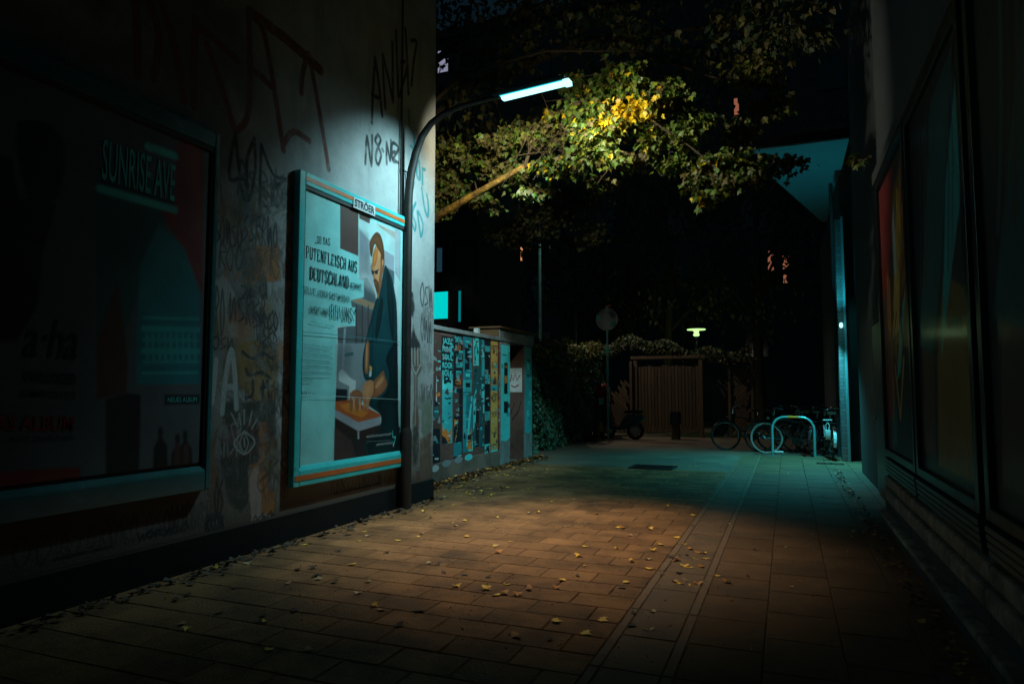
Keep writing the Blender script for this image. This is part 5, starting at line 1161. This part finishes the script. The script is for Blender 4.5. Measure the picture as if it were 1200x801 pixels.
# round sign seen from behind
q = onY(713, 514, 19.4); zc = onY(713, 374, 19.4).z; t = thing('round_sign', 'round traffic sign on a thin grey post at the end of the hedge', 'road sign', (q.x, 19.4, 0))
m = MB(); m.tube([(q.x, 19.4, -.03), (q.x, 19.4, zc + .42)], .03, 'steel_teal', 8); m.build('post', t, True)
m = MB(); bm = bmesh.new(); bmesh.ops.create_cone(bm, cap_ends=True, segments=32, radius1=.33, radius2=.33, depth=.01); m.addbm(bm, 'galv', Matrix.Translation((q.x, 19.355, zc)) @ Matrix.Rotation(PI / 2, 4, 'X')); m.box((q.x - .05, 19.345, zc + .36), (q.x + .12, 19.36, zc + .42), 'p_orange'); m.build('disc', t)
m = MB(); m.box((q.x - .30, 19.338, zc - .02), (q.x - .2, 19.348, zc + .12), 'p_cyan'); m.box((q.x + .12, 19.338, zc - .18), (q.x + .22, 19.348, zc - .06), 'p_cyan'); m.build('sticker', t)
m = MB(); m.box((q.x - .045, 19.36, 1.9), (q.x + .045, 19.365, 2.1), 'p_cyan'); m.box((q.x - .045, 19.36, 2.5), (q.x + .045, 19.366, 2.68), 'p_cyan'); m.build('sticker', t)
# red letter box
xq = onY(706, 480, 19.9).x; t = thing('letter_box', 'red rounded letter box on a post left of the round sign', 'letter box', (xq, 19.9, 0))
m = MB(); m.box((xq - .17, 19.8, .85), (xq + .17, 20.05, 1.52), 'red_paint', .05); m.lathe([(.17, 0), (.15, .08), (.08, .13)], 'red_paint', (xq, 19.93, 1.50), 16); m.build('box', t)
m = MB(); m.box((xq - .08, 19.79, 1.0), (xq + .08, 19.799, 1.2), 'p_cyan'); m.build('label_plate', t)
m = MB(); m.tube([(xq, 19.93, -.03), (xq, 19.93, .86)], .05, 'pole_steel', 8); m.box((xq - .08, 19.84, .2), (xq + .03, 19.86, .5), 'p_yellow'); m.build('post', t)
# bollard
xq = onY(792, 514, 20.3).x; t = thing('bollard', 'squat wooden bollard standing before the wooden gate', 'bollard', (xq, 20.3, 0))
m = MB(); m.box((xq - .12, 20.2, -.03), (xq + .12, 20.42, .42), 'wood', .02); m.build('base', t); m = MB(); m.box((xq - .15, 20.17, .42), (xq + .15, 20.45, .82), 'black_metal', .05); m.build('head', t)

# scooter, seen side on
sx = onY(724, 512, 19.9).x; t = thing('motor_scooter', 'dark blue parked motor scooter at the foot of the round sign', 'scooter', (sx, 19.9, 0))
Y = 19.9
for dx in (-.32, .52):
    m = MB(); ring = [(sx + dx + .21 * math.cos(a), Y, .25 + .21 * math.sin(a)) for a in [k * PI / 10 for k in range(20)]]; m.tube(ring, .05, 'rubber', 8, True); m.tube([(sx + dx, Y - .04, .25), (sx + dx, Y + .04, .25)], .12, 'galv', 14); m.build('wheel', t, True)
def xz(pts, y0, y1, mat, mb):
    b = len(mb.v); n = len(pts); k = mb.mi(mat)
    for y in (y0, y1): mb.v += [(sx + p[0], y, p[1]) for p in pts]
    for i in range(n): j = (i + 1) % n; mb.f.append((b + i, b + j, b + n + j, b + n + i)); mb.m.append(k)
    mb.f.append(tuple(b + i for i in range(n))); mb.f.append(tuple(b + n + i for i in reversed(range(n)))); mb.m += [k, k]
m = MB(); xz([(-.15, .28), (.2, .28), (.62, .42), (.78, .62), (.70, .74), (.30, .72), (.18, .58), (.08, .38), (-.10, .38), (-.24, .95), (-.34, .98), (-.40, .70), (-.34, .45)], Y - .14, Y + .14, 'blue_paint', m); m.build('body', t)
m = MB(); xz([(.20, .745), (.72, .765), (.74, .83), (.5, .86), (.24, .83)], Y - .12, Y + .12, 'rubber', m); m.build('seat', t)
m = MB(); m.tube([(sx - .27, Y - .3, 1.08), (sx - .30, Y - .1, 1.03), (sx - .30, Y + .1, 1.03), (sx - .27, Y + .3, 1.08)], .018, 'black_metal', 7); m.tube([(sx - .30, Y, .95), (sx - .30, Y, 1.04)], .03, 'black_metal', 7); m.build('handlebar', t, True)
m = MB(); bm = bmesh.new(); bmesh.ops.create_uvsphere(bm, u_segments=10, v_segments=7, radius=.07); m.addbm(bm, 'chrome', Matrix.Translation((sx - .38, Y - .06, .86))); m.build('headlight', t, True)
m = MB(); xz([(-.40, .95), (-.36, .95), (-.28, 1.35), (-.31, 1.36)], Y - .17, Y + .17, 'glass_dark', m); m.build('windscreen', t)
m = MB(); m.box((sx + .76, Y - .09, .5), (sx + .79, Y + .09, .66), 'p_cyan', .004); m.build('number_plate', t)

# ------------------------------------------------------------------ bicycle rack and bicycles
t = thing('bicycle_rack', 'teal lit tubular steel bicycle hoop with an orange band', 'bicycle rack', (.1, 16.0, 0))
q0, q1 = -.32, .52; rad = .26; top = .84; path = [(q0, 16, -.03), (q0, 16, top - rad)] + [(q0 + rad - rad * math.cos(a), 16, top - rad + rad * math.sin(a)) for a in [PI / 2 * k / 6 for k in range(1, 7)]] + [(q1 - rad + rad * math.sin(a), 16, top - rad + rad * math.cos(a)) for a in [PI / 2 * k / 6 for k in range(0, 7)]] + [(q1, 16, -.03)]
m = MB(); m.tube(path, .027, 'steel_teal', 12); m.build('hoop', t, True)
m = MB(); m.tube([(.0, 16, top), (.22, 16, top)], .0295, 'band_orange', 12); m.build('band', t, True)
m = MB(); m.box((q0 + .03, 15.96, .07), (q0 + .22, 16.0, .11), 'mudguard_white', .01); m.build('tag_plate', t)

def make_bike(label, tyre='rubber', frame='black_metal', guard='black_metal', basket=False):
    t = thing('bicycle', label, 'bicycle', (0, 0, 0), 'bicycles parked around the hoop'); Rw = .335; rearx, frx = -.52, .54
    def wheel(cx, ty):
        m = MB(); m.tube([(cx + Rw * math.cos(a), 0, Rw + Rw * math.sin(a) + .005) for a in [k * PI / 16 for k in range(32)]], .019, ty, 8, True); w = m.build('wheel', t, True)
        m = MB(); m.tube([(cx + (Rw - .025) * math.cos(a), 0, Rw + (Rw - .025) * math.sin(a) + .005) for a in [k * PI / 16 for k in range(32)]], .009, 'chrome', 6, True); m.tube([(cx, -.035, Rw), (cx, .035, Rw)], .022, 'chrome', 8); m.build('rim', w, True)
        m = MB()
        for k in range(20): a = k * PI / 10; m.tube([(cx, .02 * (-1) ** k, Rw), (cx + (Rw - .03) * math.cos(a), 0, Rw + (Rw - .03) * math.sin(a))], .0014, 'chrome', 4)
        m.build('spokes', w)
    wheel(rearx, 'rubber'); wheel(frx, tyre)
    bb = (-.08, 0, .29); st = (-.22, 0, .82); hd = (.36, 0, .86); hb = (.40, 0, .66)
    m = MB()
    for a, b, r in ((bb, st, .016), (hb, bb, .019), (hd, hb, .02), ((-.18, 0, .70), (.37, 0, .80), .015)): m.tube([a, b], r, frame, 8)
    for s in (-.05, .05): m.tube([(bb[0], s * .6, bb[2]), (rearx, s, Rw)], .01, frame, 6); m.tube([(-.20, s * .4, .74), (rearx, s, Rw)], .009, frame, 6)
    m.build('frame', t, True)
    m = MB()
    for s in (-.05, .05): m.tube([(.405, s * .8, .64), (.45, s, .5), (frx, s, Rw)], .011, frame, 7)
    m.tube([(.41, -.05, .65), (.41, .05, .65)], .016, frame, 7); m.build('fork', t, True)
    m = MB(); m.tube([(.36, 0, .85), (.34, 0, .98)], .013, 'chrome', 8); m.tube([(.16, -.28, 1.02), (.26, -.25, 1.05), (.35, -.12, 1.03), (.35, 0, .99), (.35, .12, 1.03), (.26, .25, 1.05), (.16, .28, 1.02)], .011, 'chrome', 8); m.build('handlebar', t, True)
    for s in (-1, 1): m = MB(); m.tube([(.12, .285 * s, 1.01), (.22, .262 * s, 1.04)], .016, 'rubber', 8); m.build('grip', t, True)
    m = MB(); m.hexa([(-.38, -.075, .92), (-.10, -.02, .92), (-.10, .02, .92), (-.38, .075, .92)], [(-.38, -.09, .975), (-.08, -.012, .955), (-.08, .012, .955), (-.38, .09, .975)], 'saddle_brown'); m.tube([(-.22, 0, .80), (-.24, 0, .93)], .013, 'chrome', 7); m.build('saddle', t)
    m = MB(); m.tube([(-.08, -.02, .29), (-.08, .02, .29)], .085, 'black_metal', 18); m.tube([(-.08, .03, .29), (.03, .03, .17), (.03, .12, .17)], .009, 'chrome', 6); m.tube([(-.08, -.03, .29), (-.19, -.03, .41), (-.19, -.12, .41)], .009, 'chrome', 6); m.build('crank', t, True)
    for cx, a0, a1 in ((rearx, .15, 3.3), (frx, .6, 2.9)):
        m = MB(); r0 = Rw + .03; n = 14; prev = None
        for i in range(n + 1):
            a = a0 + (a1 - a0) * i / n; c = (cx + r0 * math.cos(a), Rw + r0 * math.sin(a))
            if prev: m.hexa([(prev[0], -.028, prev[1]), (prev[0], .028, prev[1]), (c[0], .028, c[1]), (c[0], -.028, c[1])], [(prev[0], -.02, prev[1] + .006), (prev[0], .02, prev[1] + .006), (c[0], .02, c[1] + .006), (c[0], -.02, c[1] + .006)], guard)
            prev = c
        m.build('mudguard', t)
    m = MB(); m.box((-.78, -.07, .735), (-.36, .07, .75), 'black_metal'); m.tube([(-.70, -.07, .735), (rearx, -.055, Rw)], .006, 'black_metal', 5); m.tube([(-.70, .07, .735), (rearx, .055, Rw)], .006, 'black_metal', 5); m.build('luggage_rack', t)
    m = MB(); m.box((-.80, -.03, .60), (-.785, .03, .66), 'red_paint', .005); m.build('rear_light', t)
    m = MB(); m.tube([(.45, 0, .80), (.51, 0, .80)], [.02, .036], 'chrome', 10); m.build('headlight', t, True)
    if basket:
        m = MB()
        for z in (.82, .92, 1.02): m.tube([(.44, -.15, z), (.74, -.17, z), (.74, .17, z), (.44, .15, z)], .005, 'black_metal', 5, True)
        for k in range(6):
            for s in (-1, 1): m.tube([(.45 + k * .055, .15 * s, .82), (.45 + k * .055, .16 * s, 1.02)], .003, 'black_metal', 4)
        m.build('basket', t)
    return t
def place(b, x, y, rz, lean=0, label=None, z=0):
    b.location = (x, y, z); b.rotation_euler = (lean, 0, rz)
    if label: b['label'] = label
    return b
bA = make_bike('dark bicycle with red rear lamp, standing apart left of the pale tyred one')
bB = make_bike('bicycle with one pale whitewall tyre beside the left leg of the hoop', 'tyre_pale')
bE = make_bike('bicycle with white mudguards standing end on between hoop and brick pier', guard='mudguard_white')
cC = copy_tree(bA); cD = copy_tree(bA); cF = copy_tree(bA); bG = make_bike('bicycle with a wire basket, rearmost in the heap near the pier', basket=True)
place(bA, -.86, 17.35, math.radians(196), .10); place(bB, .08, 16.62, math.radians(172), -.08)
place(bE, .74, 16.05, math.radians(97), .07)
place(cC, .50, 17.0, math.radians(160), .06, 'dark bicycle directly behind the right leg of the hoop')
place(cD, .62, 17.5, math.radians(28), .1, 'dark bicycle pointing right, behind the whole row at the wall'); place(bG, .62, 16.75, math.radians(75), .06)
place(cF, -.1, 17.15, math.radians(12), .05, 'dark bicycle seen through the middle of the hoop')
for o in list(bpy.data.objects):
    if o.name.startswith('mudguard') and o.parent == bE: o['label'] = 'white mudguard'
lk = MB(); 
lk.box((.70, 15.30, .42), (.80, 15.33, .62), 'mudguard_white', .012); lk.tube([(.72, 15.315, .62), (.72, 15.315, .72), (.75, 15.315, .76), (.78, 15.315, .72), (.78, 15.315, .62)], .009, 'mudguard_white', 7)
lk.box((.66, 15.31, .80), (.84, 15.34, .825), 'mudguard_white', .006)
o = lk.build('bicycle_lock', None, True, loc=(.75, 15.31, .42)); tag(o, 'pale padlock hanging on the end-on bicycle with white mudguards', 'lock')

# manhole, drain
t = thing('manhole_cover', 'rectangular iron manhole cover set in the dark asphalt', 'manhole cover', (-2.3, 12.75, 0))
m = MB(); m.box((-2.72, 12.4, -.02), (-1.92, 12.46, .012), 'iron', .003); m.box((-2.72, 13.04, -.02), (-1.92, 13.1, .012), 'iron', .003); m.box((-2.72, 12.46, -.02), (-2.66, 13.04, .012), 'iron', .003); m.box((-1.98, 12.46, -.02), (-1.92, 13.04, .012), 'iron', .003); m.build('frame', t)
m = MB(); m.box((-2.655, 12.465, -.02), (-1.985, 13.035, .006), 'iron')
for i in range(9):
    for j in range(7): m.box((-2.63 + i * .072, 12.49 + j * .078, .006), (-2.59 + i * .072, 12.53 + j * .078, .011), 'iron')
m.build('plate', t)
t = thing('drain_grate', 'dark slotted drain grate in the footpath by the brick pier', 'drain', (.75, 14.6, 0))
m = MB()
m.box((.50, 14.52, -.01), (.98, 14.55, .010), 'iron'); m.box((.50, 14.72, -.01), (.98, 14.75, .010), 'iron')
for i in range(12): m.box((.50 + i * .04, 14.55, -.01), (.52 + i * .04, 14.72, .009), 'iron')
m.build('grate', t)

# ------------------------------------------------------------------ fallen leaves
def leafmesh(mat, curl, fold, seed):
    r = random.Random(seed); m = MB(); leaf(m, (0, 0, 0), 1, (0, 1, 0), (0, 0, 1), mat, fold, curl); 
    m.v = [(v[0] + r.uniform(-.03, .03), v[1] + r.uniform(-.03, .03), v[2] + abs(v[0]) ** 1.5 * fold) for v in m.v]
    mn = min(v[2] for v in m.v); m.v = [(a, b, c - mn) for a, b, c in m.v]
    me = bpy.data.meshes.new('fallen_leaf'); me.from_pydata(m.v, [], m.f); me.materials.append(MATS[mat]); return me
LMs = {'y': [leafmesh('fallen_yellow', -.1, .1, 1), leafmesh('fallen_yellow', .12, .05, 2), leafmesh('fallen_yellow', .2, .22, 3)], 'o': [leafmesh('fallen_orange', .2, .2, 4)],
       'b': [leafmesh('fallen_brown', .2, .12, 5), leafmesh('fallen_brown', -.12, .15, 6)], 't': [leafmesh('fallen_tan', .1, .15, 7)]}
LAB = {'y': ('yellow maple leaf lying on the paving', 'yellow leaves fallen on the paving'), 'o': ('orange brown maple leaf lying on the paving', 'orange leaves fallen on the paving'),
       'b': ('dark shrivelled leaf lying on the paving', 'dark shrivelled leaves on the paving'), 't': ('pale tan leaf lying on the paving', 'pale tan leaves fallen on the paving')}
LR = random.Random(31); NL = 0
def drop(x, y, k=None, s=None):
    global NL
    if x < -4.3 and y < 8.1: return
    if x < -5.0 or x > .82: return
    k = k or LR.choices('ybto', (40, 26, 16, 18))[0]
    o = bpy.data.objects.new('fallen_leaf', LR.choice(LMs[k])); col.objects.link(o)
    o.location = (x, y, .004 if not -.9 < x < -.63 else -.006); o.rotation_euler = (LR.uniform(-.12, .12), LR.uniform(-.12, .12), LR.uniform(0, 6.28)); z = .80 * (s or LR.uniform(.05, .095)); o.scale = (z, z * LR.uniform(.8, 1.1), z)
    tag(o, LAB[k][0], 'leaf', LAB[k][1]); NL += 1
hand = [(220, 20), (280, 163), (245, 165), (345, 112), (445, 102), (560, 170), (655, 232), (680, 233), (812, 242), (890, 132), (1005, 175), (935, 280), (820, 338), (800, 382), (925, 380), (1030, 350), (1060, 352), (970, 413), (930, 485), (950, 492), (975, 478), (1035, 495), (1010, 500), (725, 392), (690, 490), (470, 368),
        (500, 322), (85, 320), (100, 350), (40, 522), (130, 543), (90, 550), (185, 550), (235, 523), (365, 517), (400, 480), (140, 497), (510, 730), (375, 673), (800, 705), (815, 622), (175, 745), (590, 668), (1170, 487)]
for x, y in hand:
    p = onZ(560 + x / 4, 560 + y / 4); drop(p.x, p.y, LR.choice('yyyot'), LR.uniform(.065, .10))
for x, y in ((950, 357), (960, 350), (985, 361), (990, 490), (920, 480), (940, 443), (980, 533), (980, 600), (465, 460), (680, 515), (725, 632), (735, 672), (895, 690), (340, 757), (140, 497), (52, 465), (715, 690)):
    p = onZ(560 + x / 4, 560 + y / 4); drop(p.x, p.y, 'b', LR.uniform(.05, .09))
for x, y in ((268, 412), (520, 482), (285, 428), (507, 406), (815, 361), (833, 371), (750, 243), (770, 178), (785, 152), (617, 188), (652, 285), (568, 296), (793, 292), (945, 157), (963, 240), (880, 176), (1047, 307), (1130, 314), (1040, 135), (1068, 120), (1155, 190), (1075, 165), (457, 242), (362, 256), (765, 325), (632, 484)):
    p = onZ(100 + x / 2.4, 560 + y / 2.4); drop(p.x, p.y, LR.choice('yyt'), LR.uniform(.06, .09))
for x, y in ((375, 380), (420, 310), (935, 375), (885, 415), (650, 277), (660, 275), (700, 293), (848, 210), (712, 205), (590, 375), (500, 388), (490, 405), (640, 254), (600, 258), (1065, 273), (1010, 265), (285, 330), (250, 345), (300, 300), (738, 160)):
    p = onZ(100 + x / 2.4, 560 + y / 2.4); drop(p.x, p.y, 'b', LR.uniform(.06, .10))
for i in range(60): drop(LR.gauss(-4.45, .35), LR.uniform(8.2, 11.8))
for i in range(34): drop(LR.gauss(-4.15, .3), LR.gauss(8.9, .5))
for i in range(16): drop(LR.gauss(-.78, .12), LR.gauss(5.9, .35), LR.choice('yyob'))
for i in range(28): drop(LR.gauss(-4.2, .35), LR.uniform(5.5, 9.5))
for i in range(50): drop(LR.uniform(-3.8, .7), LR.uniform(5, 14), None, LR.uniform(.035, .07))
m = MB(); 
for i in range(700):
    x = -5.02 + abs(LR.gauss(0, .2)); y = LR.uniform(8.15, 13.8); leaf(m, (x, y, .004 + LR.uniform(0, .03)), LR.uniform(.05, .09), (LR.uniform(-1, 1), LR.uniform(-1, 1), LR.uniform(-.2, .2)), (LR.uniform(-.4, .4), LR.uniform(-.4, .4), 1), LR.choice(['fallen_brown', 'fallen_brown', 'fallen_brown', 'fallen_orange']))
for i in range(260):
    x = -4.30 + abs(LR.gauss(0, .09)); y = LR.uniform(2.0, 8.0); leaf(m, (x, y, .004 + LR.uniform(0, .02)), LR.uniform(.04, .07), (LR.uniform(-1, 1), LR.uniform(-1, 1), LR.uniform(-.2, .2)), (LR.uniform(-.4, .4), LR.uniform(-.4, .4), 1), 'fallen_brown')
for i in range(300):
    x = .84 - abs(LR.gauss(0, .07)); y = LR.uniform(3.0, 13.5); leaf(m, (x, y, .004 + LR.uniform(0, .02)), LR.uniform(.03, .06), (LR.uniform(-1, 1), LR.uniform(-1, 1), LR.uniform(-.2, .2)), (LR.uniform(-.4, .4), LR.uniform(-.4, .4), 1), LR.choice(['fallen_brown', 'fallen_orange']))
tag(m.build('leaf_litter'), 'dark damp leaf litter swept along the foot of the walls', 'leaf litter', kind='stuff')
m = MB()
for i in range(900):
    x, y = LR.uniform(-4.3, .8), 3.5 + 9 * LR.random() ** 1.3; s = LR.uniform(.0015, .0045); z = .003
    m.hexa([(x - s, y - s, z - .003), (x + s, y - s, z - .003), (x + s * .7, y + s, z - .003), (x - s, y + s * .8, z - .003)], [(x - s * .6, y - s * .5, z + s), (x + s * .5, y - s * .6, z + s * .8), (x + s * .4, y + s * .5, z + s), (x - s * .5, y + s * .5, z + s * .9)], LR.choice(['fallen_tan', 'fallen_brown', 'kerb_edge', 'p_white', 'fallen_brown']))
tag(m.build('grit'), 'fine grit and crumbs scattered over the paving', 'grit', kind='stuff')

# ================================================================== LIGHT, WORLD, CAMERA
w = bpy.data.worlds.new('World'); sc.world = w; w.use_nodes = True; nt = w.node_tree
bg = nt.nodes['Background']; sky = nt.nodes.new('ShaderNodeTexSky'); sky.sky_type = 'NISHITA'; sky.sun_disc = False
sky.sun_elevation = math.radians(-4); sky.sun_rotation = math.radians(200)
mxs = nt.nodes.new('ShaderNodeMix'); mxs.data_type = 'RGBA'; mxs.blend_type = 'MULTIPLY'; mxs.inputs['Factor'].default_value = 1; mxs.inputs['B'].default_value = (.35, 1.0, 1.15, 1); nt.links.new(sky.outputs[0], mxs.inputs['A']); nt.links.new(mxs.outputs['Result'], bg.inputs['Color']); bg.inputs['Strength'].default_value = .5
s = bpy.data.lights.new('faint_fill_sun', 'SUN'); s.energy = .003; s.color = (.6, .8, 1); s.angle = math.radians(5)  # weak bluish sun added as faint fill, not an actual moon
so = bpy.data.objects.new('faint_fill_sun', s); col.objects.link(so); so.rotation_euler = (math.radians(50), 0, math.radians(200))
cd = bpy.data.cameras.new('camera'); cam = bpy.data.objects.new('camera', cd); col.objects.link(cam); sc.camera = cam
cd.lens = 24; cd.sensor_width = 36; cd.clip_end = 600; cd.clip_start = .05
cam.matrix_world = Matrix(((RT.x, UP.x, -FW.x, 0), (RT.y, UP.y, -FW.y, 0), (RT.z, UP.z, -FW.z, CAMZ), (0, 0, 0, 1)))
sc.view_settings.view_transform = 'Standard'; sc.view_settings.look = 'None'; sc.view_settings.exposure = 0; sc.view_settings.gamma = 1
sc.cycles.use_denoising = True; sc.cycles.max_bounces = 6; sc.cycles.diffuse_bounces = 3; sc.cycles.glossy_bounces = 3; sc.cycles.transmission_bounces = 3
sc.cycles.sample_clamp_indirect = 3; sc.cycles.use_light_tree = True
print('leaves', NL)
